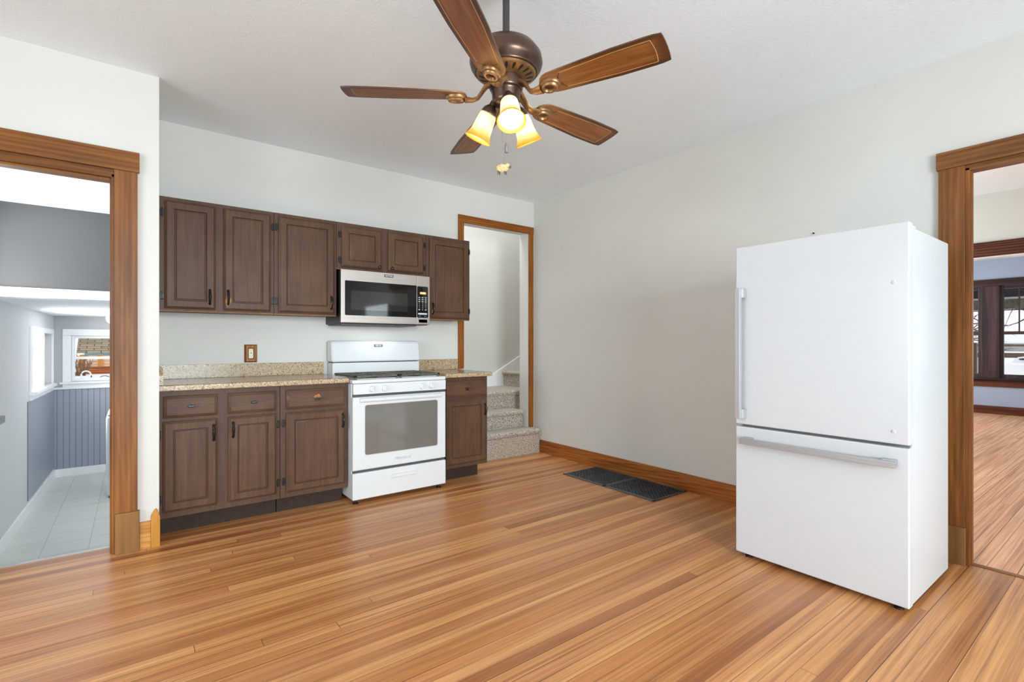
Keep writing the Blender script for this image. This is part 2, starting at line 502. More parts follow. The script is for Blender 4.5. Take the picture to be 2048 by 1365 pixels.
def box(bm, x0, x1, y0, y1, z0, z1, bev=0.0, seg=2):
    r = bmesh.ops.create_cube(bm, size=1.0)
    vs = r['verts']
    for v in vs:
        v.co = Vector((x0 if v.co.x < 0 else x1, y0 if v.co.y < 0 else y1, z0 if v.co.z < 0 else z1))
    if bev > 0:
        es = list({e for v in vs for e in v.link_edges})
        bmesh.ops.bevel(bm, geom=es, offset=bev, segments=seg, affect='EDGES', profile=0.5)
    return bm


def bx(*a, **k): return box(B(), *a, **k)


def ring_panel(bm, x0, x1, z0, z1, yb, rings, sx=0.0):
    """A panelled front facing -Y. RINGS: (inset, how far it stands out of plane YB)."""
    loops = []
    for ins, d in rings:
        loops.append([bm.verts.new((x0 + ins, yb - d, z0 + ins)), bm.verts.new((x1 - ins, yb - d, z0 + ins)),
                      bm.verts.new((x1 - ins, yb - d, z1 - ins)), bm.verts.new((x0 + ins, yb - d, z1 - ins))])
    for a, b in zip(loops, loops[1:]):
        for i in range(4):
            bm.faces.new((a[i], a[(i + 1) % 4], b[(i + 1) % 4], b[i]))
    bm.faces.new(loops[-1]); bm.faces.new(loops[0][::-1])
    return bm


def lathe(bm, prof, c=(0, 0, 0), n=32, axis='z', caps=True):
    c = Vector(c); rings = []
    for r, h in prof:
        ring = []
        for i in range(n):
            a = 2 * PI * i / n
            p = (r * math.cos(a), r * math.sin(a), h)
            if axis == 'y': p = (p[0], h, p[1])
            if axis == 'x': p = (h, p[0], p[1])
            ring.append(bm.verts.new(c + Vector(p)))
        rings.append(ring)
    for a, b in zip(rings, rings[1:]):
        for i in range(n): bm.faces.new((a[i], a[(i + 1) % n], b[(i + 1) % n], b[i]))
    if caps:
        bm.faces.new(rings[0][::-1]); bm.faces.new(rings[-1])
    return bm


def tube(bm, pts, rad, n=8, flat=1.0, up=(0, 0, 1)):
    pts = [Vector(p) for p in pts]; rings = []
    rads = rad if isinstance(rad, (list, tuple)) else [rad] * len(pts)
    for i, p in enumerate(pts):
        t = (pts[min(i + 1, len(pts) - 1)] - pts[max(i - 1, 0)]).normalized()
        u = Vector(up)
        if abs(t.dot(u)) > 0.95: u = Vector((1, 0, 0)) if abs(t.x) < 0.9 else Vector((0, 1, 0))
        s = t.cross(u).normalized(); w = s.cross(t).normalized()
        rings.append([bm.verts.new(p + s * (rads[i] * math.cos(2 * PI * k / n)) + w * (rads[i] * flat * math.sin(2 * PI * k / n))) for k in range(n)])
    for a, b in zip(rings, rings[1:]):
        for k in range(n): bm.faces.new((a[k], a[(k + 1) % n], b[(k + 1) % n], b[k]))
    bm.faces.new(rings[0][::-1]); bm.faces.new(rings[-1])
    return bm


def prism(bm, poly, axis, a0, a1):
    """Extrude a 2-D outline along an axis: 'x' takes (y,z), 'y' takes (x,z), 'z' takes (x,y)."""
    def P(p, t):
        return {'x': (t, p[0], p[1]), 'y': (p[0], t, p[1]), 'z': (p[0], p[1], t)}[axis]
    A = [bm.verts.new(P(p, a0)) for p in poly]; C = [bm.verts.new(P(p, a1)) for p in poly]
    n = len(poly)
    for i in range(n): bm.faces.new((A[i], A[(i + 1) % n], C[(i + 1) % n], C[i]))
    bm.faces.new(A[::-1]); bm.faces.new(C)
    return bm


def slab_holes(axis, p0, p1, u0, u1, z0, z1, holes):
    """A wall with openings. axis 'y': wall across Y from p0 to p1, u = X; axis 'x': across X, u = Y."""
    us = sorted({u0, u1, *[h[0] for h in holes], *[h[1] for h in holes]}); us = [u for u in us if u0 <= u <= u1]
    zs = sorted({z0, z1, *[h[2] for h in holes], *[h[3] for h in holes]}); zs = [z for z in zs if z0 <= z <= z1]
    solid = lambda i, j: 0 <= i < len(us) - 1 and 0 <= j < len(zs) - 1 and not any(
        h[0] < (us[i] + us[i + 1]) / 2 < h[1] and h[2] < (zs[j] + zs[j + 1]) / 2 < h[3] for h in holes)
    bm = B(); cache = {}
    def V(u, p, z):
        k = (u, p, z)
        if k not in cache: cache[k] = bm.verts.new((u, p, z) if axis == 'y' else (p, u, z))
        return cache[k]
    for i in range(len(us) - 1):
        for j in range(len(zs) - 1):
            if not solid(i, j): continue
            a, b, c, d = us[i], us[i + 1], zs[j], zs[j + 1]
            for p in (p0, p1): bm.faces.new((V(a, p, c), V(b, p, c), V(b, p, d), V(a, p, d)))
            for (di, dj, q) in ((-1, 0, ((a, c), (a, d))), (1, 0, ((b, c), (b, d))), (0, -1, ((a, c), (b, c))), (0, 1, ((a, d), (b, d)))):
                if not solid(i + di, j + dj):
                    (ua, za), (ub, zb) = q
                    bm.faces.new((V(ua, p0, za), V(ub, p0, zb), V(ub, p1, zb), V(ua, p1, za)))
    return bm


def text(name, body, size, loc, rot, mat, parent, label=None, extrude=0.0006, align='CENTER', bold=0.0, sx=1.0):
    cu = bpy.data.curves.new(name, 'FONT'); cu.body = body; cu.size = size; cu.extrude = extrude
    cu.align_x = align; cu.align_y = 'CENTER'; cu.offset = bold; cu.resolution_u = 3
    tmp = bpy.data.objects.new('tmp_text', cu); COL.objects.link(tmp)
    bpy.context.view_layer.update()
    me = bpy.data.meshes.new_from_object(tmp.evaluated_get(bpy.context.evaluated_depsgraph_get()))
    bpy.data.objects.remove(tmp)
    b = parent['_b']
    me.transform(Matrix.Translation(Vector(loc) - Vector(b)) @ Matrix.Rotation(rot[2], 4, 'Z') @ Matrix.Rotation(rot[0], 4, 'X') @ Matrix.Diagonal((sx, 1, 1, 1)))
    me.materials.clear(); me.materials.append(mat); me.name = name
    o = bpy.data.objects.new(name, me); COL.objects.link(o); o.parent = parent; o['_b'] = list(b)
    if label: o['label'] = label
    return o


FRONT = (PI / 2, 0, 0)

# ================================================================== ROOM SHELL
H = 2.74
XR = 3.53      # right wall
YB = 4.245     # back wall
YD = 3.57      # doorway wall
XL, YR = -2.8, -3.2
XA = 0.118     # alcove return


def floor_obj(name, x0, x1, y0, y1, mat, z=0.0, t=0.12):
    return struct(obj(name, bx(x0, x1, y0, y1, z - t, z), mat))


bm = bx(XL - 0.1, 3.57, -0.25, 3.715, -0.12, 0)
box(bm, 0.0, 3.57, 3.715, YB + 0.0, -0.12, 0)
bmesh.ops.remove_doubles(bm, verts=bm.verts, dist=1e-5)
struct(obj('floor', bm, m_floor))
floor_obj('floor_rear', XL - 0.1, 3.57, YR - 0.1, -0.25, plain('white_bounce_floor', S(240, 242, 244), 0.5, var=0.02))  # unseen floor part made white to bounce light up to the ceiling
floor_obj('floor_east_rooms', 3.574, 11.75, -2.7, 3.4, m_floor_east)
struct(obj('trim_1', bx(3.55, 3.59, -0.4, 0.632, 0.0, 0.004, bev=0.0015), m_oldwood_y), 'thin wood strip across the threshold of the right doorway')
struct(obj('ceiling', bx(XL - 0.1, XR + 0.12, YR - 0.1, YB + 0.1, H, H + 0.1), m_ceil))
struct(obj('wall_right', slab_holes('x', XR, XR + 0.07, YR - 0.1, YB + 0.145, 0, H, [(-0.35, 0.634, -1, 2.103)]), m_wall))
struct(obj('wall_back', slab_holes('y', YB, YB + 0.145, XA - 0.15, XR + 0.0, -0.1, H, [(2.615, 3.45, -1, 2.40)]), m_wall))
struct(obj('wall_alcove_side', bx(XA - 0.15, XA, YD + 0.145, YB, 0, H), m_wall))
struct(obj('wall_left', slab_holes('y', YD, YD + 0.145, XL, XA, 0, H, [(-1.12, -0.1, -1, 2.13)]), m_wall))
struct(obj('wall_rear', slab_holes('y', YR - 0.1, YR, XL, XR, 0, H, [(1.9, 3.4, 0.6, 2.3), (-0.3, 1.5, 0.6, 2.3)]), m_wall_rear))
struct(obj('wall_side', slab_holes('x', XL - 0.1, XL, YR - 0.1, YD + 0.145, 0, H, [(0.0, 2.4, 0.6, 2.3)]), m_wall_rear))


def sash_window(name, axis, p, u0, u1, z0, z1, fm, cas=0.09, face=1, rail=None, muntin=(0, 0), depth=0.09, glass=True, label=None, apron=True, pf=0.02, stile=0.045):
    """A double-hung window in a wall at plane P whose room side is on FACE (+1: larger coordinate)."""
    mid = (u0 + u1) / 2
    root = sgroup(name, (mid, p, z0) if axis == 'y' else (p, mid, z0), label)
    def bar(bm, a0, a1, c0, c1, d0, d1, bev=0.004):
        lo, hi = min(p + face * d0, p + face * d1), max(p + face * d0, p + face * d1)
        if axis == 'y': box(bm, a0, a1, lo, hi, c0, c1, bev)
        else: box(bm, lo, hi, a0, a1, c0, c1, bev)
    if cas:
        b = B()
        bar(b, u0 - cas, u0, z0, z1, 0, pf); bar(b, u1, u1 + cas, z0, z1, 0, pf); bar(b, u0 - cas, u1 + cas, z1, z1 + cas, 0, pf + 0.004)
        obj('casing', b, fm, root)
        b = B(); bar(b, u0 - cas - 0.025, u1 + cas + 0.025, z0 - 0.025, z0, -depth * 0.3, pf + 0.04)
        obj('sill', b, fm, root)
        if apron:
            b = B(); bar(b, u0 - cas, u1 + cas, z0 - 0.025 - cas * 0.8, z0 - 0.025, 0, pf); obj('apron', b, fm, root)
    zr = rail if rail else (z0 + z1) / 2
    s = stile
    b = B()
    bar(b, u0, u0 + s, z0, z1, -depth, -depth + 0.045); bar(b, u1 - s, u1, z0, z1, -depth, -depth + 0.045)
    bar(b, u0 + s, u1 - s, z0, z0 + s * 1.3, -depth, -depth + 0.045); bar(b, u0 + s, u1 - s, z1 - s, z1, -depth, -depth + 0.045)
    bar(b, u0 + s, u1 - s, zr - s * 0.5, zr + s * 0.5, -depth, -depth + 0.05)
    nx, nz = muntin
    for i in range(1, nx):
        u = u0 + s + (u1 - u0 - 2 * s) * i / nx; bar(b, u - 0.009, u + 0.009, zr + s * 0.5, z1 - s, -depth + 0.008, -depth + 0.038, 0.002)
    for j in range(1, nz):
        z = zr + s / 2 + (z1 - s - zr - s / 2) * j / nz; bar(b, u0 + s, u1 - s, z - 0.009, z + 0.009, -depth + 0.01, -depth + 0.036, 0.002)
    obj('sash', b, fm, root)
    if glass:
        b = B(); bar(b, u0 + s * 0.8, u1 - s * 0.8, z0 + s, z1 - s * 0.8, -depth + 0.016, -depth + 0.02, 0); obj('pane', b, m_glass, root)
    return root


# kitchen windows behind the camera (seen only in reflections)
sash_window('window_1', 'y', YR, 1.9, 3.4, 0.6, 2.3, m_oldwood_z, glass=False, muntin=(2, 0))
sash_window('window_2', 'y', YR, -0.3, 1.5, 0.6, 2.3, m_oldwood_z, glass=False, muntin=(2, 0))  # unseen window added to go with the west fill light
sash_window('window_3', 'x', XL, 0.0, 2.4, 0.6, 2.3, m_oldwood_y, glass=False, muntin=(2, 0))

# ------------------------------------------------------------------ left doorway
d1 = sgroup('door_1', (-0.6, YD, 0), 'stained wood casing of the doorway on the left, no door hung')
obj('side_casing', bx(-0.088, 0.017, YD - 0.022, YD - 0.0005, 0.228, 2.155, bev=0.003), m_oldwood_z, d1)
obj('head_casing', bx(-1.25, 0.026, YD - 0.027, YD - 0.0005, 2.155, 2.268, bev=0.003), m_oldwood_x, d1)
obj('plinth_block', bx(-0.084, 0.027, YD - 0.03, YD - 0.0005, 0.0, 0.228, bev=0.003), m_plinth, d1)
obj('jamb', bx(-0.1, -0.082, YD - 0.006, YD + 0.15, 0.0, 2.13, bev=0.002), m_oldwood_z, d1)
obj('door_stop', bx(-0.108, -0.1, YD + 0.02, YD + 0.06, 0.0, 2.112, bev=0.002), m_oldwood_z, d1)
obj('head_jamb', bx(-1.12, -0.082, YD - 0.006, YD + 0.15, 2.112, 2.16, bev=0.002), m_oldwood_x, d1)
obj('head_stop', bx(-1.12, -0.108, YD + 0.02, YD + 0.06, 2.098, 2.112, bev=0.002), m_oldwood_x, d1)
struct(obj('baseboard_left', bx(0.027, 0.078, YD - 0.018, YD, 0, 0.155, bev=0.002), m_pine_x), 'short yellow pine baseboard piece between casing and corner post')
bm = B()
prism(bm, [(0.078, 0), (0.122, 0), (0.122, 0.172), (0.112, 0.205), (0.103, 0.22), (0.094, 0.214), (0.08, 0.186), (0.078, 0.17)], 'y', YD - 0.026, YD + 0.012)
bmesh.ops.bevel(bm, geom=[e for e in bm.edges], offset=0.002, segments=1, affect='EDGES')
struct(obj('trim_2', bm, m_pine_z), 'pointed yellow pine corner block at the foot of the wall end')

# ------------------------------------------------------------------ right doorway
d2 = sgroup('door_2', (XR, 0.64, 0), 'wide stained wood casing of the doorway behind the refrigerator')
obj('side_casing', bx(XR - 0.022, XR + 0.0005, 0.648, 0.757, 0.2, 2.128, bev=0.003), m_oldwood_z, d2)
obj('head_casing', bx(XR - 0.027, XR + 0.0005, -0.45, 0.766, 2.128, 2.222, bev=0.003), m_oldwood_y, d2)
obj('plinth_block', bx(XR - 0.028, XR + 0.0005, 0.645, 0.764, 0.0, 0.2, bev=0.003), m_plinth, d2)
obj('jamb', bx(XR - 0.008, XR + 0.075, 0.630, 0.648, 0.0, 2.115, bev=0.002), m_oldwood_z, d2)
obj('head_jamb', bx(XR - 0.008, XR + 0.075, -0.4, 0.648, 2.10, 2.13, bev=0.002), m_oldwood_y, d2)
obj('door_stop', bx(XR + 0.012, XR + 0.045, 0.624, 0.631, 0.0, 2.10, bev=0.002), m_oldwood_z, d2)

# ------------------------------------------------------------------ right wall baseboard
bm = B(); prism(bm, [(XR, 0.0), (XR - 0.018, 0.0), (XR - 0.018, 0.118), (XR - 0.012, 0.132), (XR, 0.136)], 'y', 0.764, 4.13)
struct(obj('baseboard_right', bm, m_base_y), 'grained oak baseboard along the right wall')

# ------------------------------------------------------------------ stair opening
d3 = sgroup('door_3', (3.05, YB, 0.26), 'oak casing of the opening to the stairs')
obj('side_casing', bx(2.552, 2.615, YB - 0.018, YB - 0.0005, 0.932, 2.386, bev=0.003), m_oak_z, d3)
obj('side_casing', bx(3.45, 3.512, YB - 0.018, YB - 0.0005, 0.262, 2.392, bev=0.003), m_oak_z, d3)
obj('head_casing', bx(2.552, 3.514, YB - 0.02, YB - 0.0005, 2.385, 2.462, bev=0.003), m_oak_x, d3)
obj('jamb', bx(3.446, 3.452, YB + 0.002, YB + 0.146, 0.262, 2.402), m_wall, d3)

# stairwell
struct(obj('wall_stairwell_back', bx(2.4, 6.2, 5.2, 5.3, -0.1, 4.3), m_wall))
struct(obj('wall_stairwell_side', bx(2.4, 2.5, YB + 0.145, 5.2, -0.1, 4.3), m_wall))
struct(obj('wall_stairwell_front', bx(XR + 0.07, 6.2, YB + 0.045, YB + 0.145, 0, 4.3), m_wall))
struct(obj('wall_stairwell_end', bx(6.1, 6.2, YB + 0.145, 5.2, 0, 4.3), m_wall))
struct(obj('ceiling_stairwell', bx(2.4, 6.2, YB + 0.145, 5.3, 4.2, 4.3), m_ceil))
bm = B()
prism(bm, [(2.5, 0.5), (3.79, 0.5), (6.0, 1.75), (6.0, 2.02), (3.62, 0.785), (2.5, 0.785)], 'y', 5.182, 5.2)
struct(obj('trim_3', bm, m_white_trim), 'white skirt board rising along the stair wall')

# ------------------------------------------------------------------ stairs
st = thing('staircase', 'beige speckled carpeted stairs starting in the opening by the right corner', 'stairs', (3.02, 4.2, 0))


def step_prof(yn, yb, z0, z1, r=0.026, ov=0.024):
    """Riser at yn+ov, rounded nose reaching yn."""
    p = [(yb, z0), (yn + ov, z0), (yn + ov, z1 - 2 * r - 0.006)]
    for i in range(9):
        a = -PI / 2 - PI * i / 8
        p.append((yn + r + r * math.cos(a), z1 - r + r * math.sin(a)))
    return p + [(yb, z1)]


bm = B(); prism(bm, step_prof(4.105, YB - 0.0005, 0.0, 0.264, 0.03), 'x', 2.52, XR - 0.003)
bmesh.ops.bevel(bm, geom=[e for e in bm.edges if all(v.co.x > 3.5 and v.co.z > 0.1 for v in e.verts)], offset=0.018, segments=3, affect='EDGES')
box(bm, 2.618, 3.444, YB - 0.01, 4.45, 0.0, 0.264)
obj('step', bm, m_carpet, st)
bm = B(); prism(bm, step_prof(4.30, 4.60, 0.262, 0.447), 'x', 2.618, 3.443)
bmesh.ops.bevel(bm, geom=[e for e in bm.edges if all(v.co.x > 3.44 for v in e.verts)], offset=0.012, segments=3, affect='EDGES')
obj('step', bm, m_carpet, st)
bm = B(); prism(bm, step_prof(4.55, 5.18, 0.3, 0.64), 'x', 2.505, 3.82); obj('step', bm, m_carpet, st)
bm = B()
prism(bm, [(x, z) for x, z in step_prof(3.775, 4.12, 0.63, 0.838)], 'y', 4.41, 5.178); obj('step', bm, m_carpet, st)
for k in range(3):
    bm = B(); prism(bm, step_prof(4.055 + 0.27 * k, 4.4 + 0.27 * k, 0.83 + 0.19 * k, 1.035 + 0.19 * k), 'y', 4.41, 5.178); obj('step', bm, m_carpet, st)

# ================================================================== CABINETS
DOOR_RINGS = [(0.006, 0.0), (0.006, 0.006), (0.0, 0.008), (0.001, 0.012), (0.006, 0.016), (0.013, 0.0205), (0.0145, 0.023), (0.052, 0.023), (0.055, 0.019), (0.056, 0.012), (0.0605, 0.012), (0.0615, 0.0165), (0.066, 0.019), (0.070, 0.0195)]
DRAWER_RINGS = [(0.006, 0.0), (0.006, 0.006), (0.0, 0.008), (0.001, 0.012), (0.006, 0.016), (0.016, 0.0205), (0.018, 0.023)]


def hinge(parent, x, z, yf):
    b = B(); lathe(b, [(0.004, -0.026), (0.0055, -0.024), (0.0055, 0.024), (0.004, 0.026)], (x, yf - 0.008, z), 10)
    box(b, x - 0.011, x + 0.011, yf - 0.006, yf + 0.0, z - 0.017, z + 0.017, 0.0015)
    obj('hinge', b, m_iron, parent)


def pull(parent, x, z, yf, L=0.115):
    b = B()
    for s in (-1, 1):
        lathe(b, [(0.0085, 0.0), (0.0085, -0.004), (0.005, -0.008), (0.0045, -0.014)], (x, yf, z + s * (L / 2 - 0.012)), 12, 'y')
    pts, rd = [], []
    for i in range(13):
        t = i / 12; zz = z - L / 2 + 0.006 + (L - 0.012) * t
        pts.append((x, yf - 0.012 - 0.016 * math.sin(PI * t), zz)); rd.append(0.0042 + 0.0042 * math.sin(PI * t) ** 2 + (0.002 if i in (2, 10) else 0))
    tube(b, pts, rd, 10)
    obj('handle', b, m_iron, parent)


def tee_knob(parent, x, z, yf):
    b = B(); lathe(b, [(0.009, 0), (0.007, -0.004), (0.005, -0.012)], (x, yf, z), 12, 'y')
    box(b, x - 0.018, x + 0.018, yf - 0.022, yf - 0.011, z - 0.0075, z + 0.0075, 0.003)
    obj('knob', b, m_iron, parent)


def round_knob(parent, x, z, yf):
    b = B(); lathe(b, [(0.007, 0), (0.005, -0.008), (0.011, -0.014), (0.013, -0.02), (0.009, -0.025), (0.002, -0.027)], (x, yf, z), 16, 'y')
    obj('knob', b, m_iron, parent)


def chip(parent, x, z, yf, w, h, seed):
    rnd = random.Random(seed); b = B()
    pts = []
    for i in range(14):
        a = 2 * PI * i / 14; r = 0.65 + 0.35 * rnd.random(); pts.append((x + w * r * math.cos(a), z + h * r * math.sin(a)))
    prism(b, pts, 'y', yf - 0.0006, yf + 0.0003)
    obj('bare_wood_patch', b, m_chip, parent, label='orange bare wood patch where the brown paint has worn off')


def door(parent, x0, x1, z0, z1, yf, hinge_side, pull_x=None, pull_z=None, knob=None, hz=None, mat=None, worn=None):
    d = obj('door', ring_panel(B(), x0, x1, z0, z1, yf - 0.001, DOOR_RINGS), mat or m_cab, parent)
    hx = x0 - 0.013 if hinge_side < 0 else x1 + 0.013
    for z in (hz or (z0 + 0.08, z1 - 0.08)): hinge(d, hx, z, yf)
    if pull_x is not None: pull(d, pull_x, pull_z, yf - 0.0235)
    if knob: round_knob(d, knob[0], knob[1], yf - 0.0235)
    if worn: chip(d, worn[0], worn[1], yf - 0.024, worn[2], worn[3], int(worn[0] * 1000))
    return d


def drawer(parent, x0, x1, z0, z1, yf, kx, kz, rnd=False, worn=None):
    d = obj('drawer_front', ring_panel(B(), x0, x1, z0, z1, yf - 0.001, DRAWER_RINGS), m_cab_x, parent)
    (round_knob if rnd else tee_knob)(d, kx, kz, yf - 0.0235)
    if worn: chip(d, worn[0], worn[1], yf - 0.024, worn[2], worn[3], 31)
    return d


UY = 3.925; UZ0, UZ1 = 1.388, 2.136


def upper(name, label, x0, x1, z0, z1):
    t = thing(name, label, 'cabinet', ((x0 + x1) / 2, YB, z0), 'upper cabinets on the back wall')
    b = B(); box(b, x0, x1, UY, YB - 0.001, z0 + 0.012, z1, 0.002)
    obj('carcass', b, m_cab_box, t)
    b = B(); box(b, x0, x1, UY + 0.004, UY + 0.02, z0 + 0.005, z0 + 0.0125, 0.001); obj('bottom_rail', b, m_rawwood, t, label='bare orange wood lower edge')
    return t


u1 = upper('upper_cabinet', 'wide brown upper cabinet with two tall doors against the left return wall', 0.126, 0.810, UZ0, UZ1)
door(u1, 0.157, 0.444, 1.410, 2.112, UY, -1, 0.408, 1.495, hz=(1.492, 2.033))
door(u1, 0.489, 0.787, 1.410, 2.112, UY, 1, 0.516, 1.498, hz=(1.49, 2.026), worn=(0.516, 1.475, 0.022, 0.04))
u2 = upper('upper_cabinet', 'single door brown upper cabinet just left of the microwave', 0.812, 1.260, UZ0, UZ1)
door(u2, 0.838, 1.242, 1.410, 2.112, UY, -1, 1.214, 1.495, hz=(1.49, 2.031), worn=(1.217, 1.47, 0.014, 0.035))
u3 = upper('upper_cabinet', 'short brown upper cabinet with two small square doors above the microwave', 1.262, 2.034, 1.76, UZ1)
door(u3, 1.297, 1.624, 1.785, 2.107, UY, -1, knob=(1.600, 1.806), hz=(1.84, 2.04))
door(u3, 1.682, 2.006, 1.785, 2.107, UY, 1, knob=(1.708, 1.806), hz=(1.84, 2.04))
u4 = upper('upper_cabinet', 'narrow brown upper cabinet overlapping the oak casing of the stair opening', 2.036, 2.487, UZ0, UZ1)
door(u4, 2.066, 2.466, 1.406, 2.110, UY, 1, 2.090, 1.488, hz=(1.48, 2.03), worn=(2.092, 1.455, 0.014, 0.03))

BY = 3.66; BZ1 = 0.894


def lower(name, label, x0, x1):
    t = thing(name, label, 'cabinet', ((x0 + x1) / 2, YB, 0), 'base cabinets along the back wall')
    obj('carcass', bx(x0, x1, BY, YB - 0.001, 0.122, BZ1, bev=0.002), m_cab_box, t)
    obj('toe_kick', bx(x0, x1 - (0.03 if x1 > 2 else 0.004), BY + 0.11, YB - 0.001, 0.0, 0.124), m_toe, t)
    return t


l1 = lower('base_cabinet', 'brown base cabinet with two drawers over two doors beside the left doorway wall', 0.121, 0.793)
drawer(l1, 0.140, 0.424, 0.728, 0.862, BY, 0.282, 0.796)
drawer(l1, 0.481, 0.769, 0.728, 0.862, BY, 0.629, 0.796)
door(l1, 0.137, 0.424, 0.160, 0.708, BY, -1, 0.401, 0.620, hz=(0.24, 0.63))
door(l1, 0.481, 0.769, 0.160, 0.708, BY, 1, 0.509, 0.626, hz=(0.235, 0.632))
l2 = lower('base_cabinet', 'brown base cabinet with one drawer over one door left of the stove', 0.795, 1.254)
drawer(l2, 0.829, 1.236, 0.728, 0.862, BY, 1.035, 0.794, worn=(1.036, 0.806, 0.03, 0.022))
door(l2, 0.829, 1.236, 0.158, 0.706, BY, -1, 1.214, 0.622, hz=(0.235, 0.634))
l3 = lower('base_cabinet', 'narrow brown base cabinet between the stove and the carpeted stairs', 2.052, 2.503)
drawer(l3, 2.082, 2.487, 0.722, 0.860, BY, 2.275, 0.794, rnd=True)
door(l3, 2.082, 2.487, 0.152, 0.702, BY, -1, 2.462, 0.605, hz=(0.235, 0.63))

# ------------------------------------------------------------------ worktops
def worktop(name, label, x0, x1, splash_x1, side):
    t = thing(name, label, 'countertop', ((x0 + x1) / 2, YB, 0.895), None)
    b = B()
    y0 = 3.617
    prism(b, [(YB - 0.0005, 0.895), (y0 + 0.004, 0.895), (y0, 0.899), (y0, 0.920), (y0 + 0.003, 0.927), (y0 + 0.010, 0.931), (YB - 0.0005, 0.931)], 'x', x0, x1)
    obj('slab', b, m_counter, t)
    obj('backsplash', bx(x0 if not side else x0 + 0.021, splash_x1, YB - 0.02, YB - 0.0005, 0.9312, 1.031, bev=0.002), m_counter, t)
    if side:
        b = B(); prism(b, [(3.63, 0.9312), (3.63, 0.99), (3.665, 1.031), (YB - 0.0005, 1.031), (YB - 0.0005, 0.9312)], 'x', x0, x0 + 0.02)
        obj('side_splash', b, m_counter, t)
    return t


worktop('countertop', 'long speckled beige countertop left of the stove under the outlet', 0.12, 1.252, 1.252, True)
worktop('countertop', 'short speckled beige countertop right of the stove next to the stairs', 2.061, 2.530, 2.545, False)

# ------------------------------------------------------------------ outlet
t = thing('wall_outlet', 'ivory double outlet in a square wooden plate above the long countertop', 'outlet', (0.71, YB, 1.105))
b = ring_panel(B(), 0.668, 0.756, 1.038, 1.174, YB - 0.001, [(0, 0), (0, 0.006), (0.009, 0.016), (0.024, 0.016), (0.027, 0.009)])
obj('cover_plate', b, m_oak_z, t)
r = obj('receptacle', bx(0.697, 0.727, YB - 0.018, YB - 0.008, 1.069, 1.141, bev=0.002), m_ivory, t)
b = B()
for z in (1.09, 1.127):
    for x in (0.7055, 0.7175): box(b, x - 0.0012, x + 0.0012, YB - 0.0186, YB - 0.017, z - 0.004, z + 0.004)
    lathe(b, [(0.0024, -0.0186), (0.0024, -0.017)], (0.712, YB, z - 0.011), 8, 'y')
box(b, 0.7055, 0.7185, YB - 0.0186, YB - 0.017, 1.1025, 1.1055); box(b, 0.7055, 0.7185, YB - 0.0186, YB - 0.017, 1.108, 1.112)
obj('slots', b, m_dark, r)
b = B(); lathe(b, [(0.003, -0.0165), (0.003, -0.0145)], (0.712, YB, 1.052), 8, 'y'); obj('screw', b, m_iron, t)

# ================================================================== STOVE
SX0, SX1, SY = 1.262, 2.028, 3.56
t = thing('gas_stove', 'white gas range standing between the two base cabinet runs', 'stove', (1.645, 3.9, 0))
obj('body', bx(SX0, SX1, SY + 0.035, YB - 0.03, 0.04, 0.886, bev=0.004), m_white_app, t)
obj('cooktop', bx(SX0 - 0.002, SX1 + 0.004, SY + 0.004, YB - 0.03, 0.887, 0.915, bev=0.009, seg=3), m_white_app, t)
obj('burner_deck', bx(SX0 + 0.04, SX1 - 0.04, SY + 0.06, 4.09, 0.914, 0.919, bev=0.002), m_white_app, t)
cp = obj('control_panel', bx(SX0 + 0.003, SX1, SY, SY + 0.06, 0.808, 0.886, bev=0.005), m_white_app, t)
for kx in (1.400, 1.497, 1.806, 1.893):
    b = B(); lathe(b, [(0.0, 0), (0.026, 0), (0.026, -0.006), (0.021, -0.010), (0.019, -0.022), (0.0, -0.024)], (kx, SY, 0.847), 24, 'y')
    box(b, kx - 0.005, kx + 0.005, SY - 0.034, SY - 0.018, 0.847 - 0.021, 0.847 + 0.021, 0.003)
    obj('knob', b, m_white_app, cp)
b = bx(SX0 + 0.006, SX1 - 0.004, SY + 0.02, SY + 0.04, 0.786, 0.81); obj('vent_gap', b, m_gap, t)
b = B()
rings = [(0.0, 0.0), (0.0, 0.03), (0.005, 0.035)]
ring_panel(b, SX0 + 0.0, SX1 - 0.001, 0.254, 0.789, SY + 0.036, rings)
od = obj('oven_door', b, m_white_app, t)


def rrect(x0, x1, z0, z1, r, n=6):
    p = []
    for cx, cz, a0 in ((x1 - r, z1 - r, 0), (x0 + r, z1 - r, PI / 2), (x0 + r, z0 + r, PI), (x1 - r, z0 + r, 1.5 * PI)):
        for i in range(n + 1):
            a = a0 + PI / 2 * i / n; p.append((cx + r * math.cos(a), cz + r * math.sin(a)))
    return p


b = B(); prism(b, rrect(1.352, 1.950, 0.362, 0.728, 0.016), 'y', SY - 0.0008, SY + 0.004)
obj('oven_window', b, m_oven_glass, od)
b = B(); prism(b, rrect(1.346, 1.956, 0.356, 0.734, 0.02), 'y', SY - 0.0003, SY + 0.004)
obj('window_border', b, m_hair, od)
b = B(); prism(b, [(SY + 0.002, 0.748), (SY - 0.016, 0.751), (SY - 0.022, 0.760), (SY - 0.022, 0.772), (SY - 0.012, 0.781), (SY + 0.002, 0.784)], 'x', 1.31, 1.98)
bmesh.ops.bevel(b, geom=b.edges[:], offset=0.002, segments=1, affect='EDGES')
obj('door_handle', b, m_white_app, od)
text('brand_script', 'Whirlpool', 0.032, (1.65, SY - 0.0012, 0.305), FRONT, m_hair, od, 'faint grey script lettering')
b = bx(SX0 + 0.006, SX1 - 0.004, SY + 0.02, SY + 0.036, 0.232, 0.256); obj('drawer_gap', b, m_gap, t)
sd = obj('storage_drawer', bx(SX0 - 0.002, SX1, SY, SY + 0.036, 0.04, 0.234, bev=0.007, seg=3), m_white_app, t)
b = ring_panel(B(), 1.545, 1.765, 0.158, 0.202, SY + 0.0003, [(0.0, 0.0005), (0.004, 0.005), (0.012, 0.006), (0.016, 0.002)])
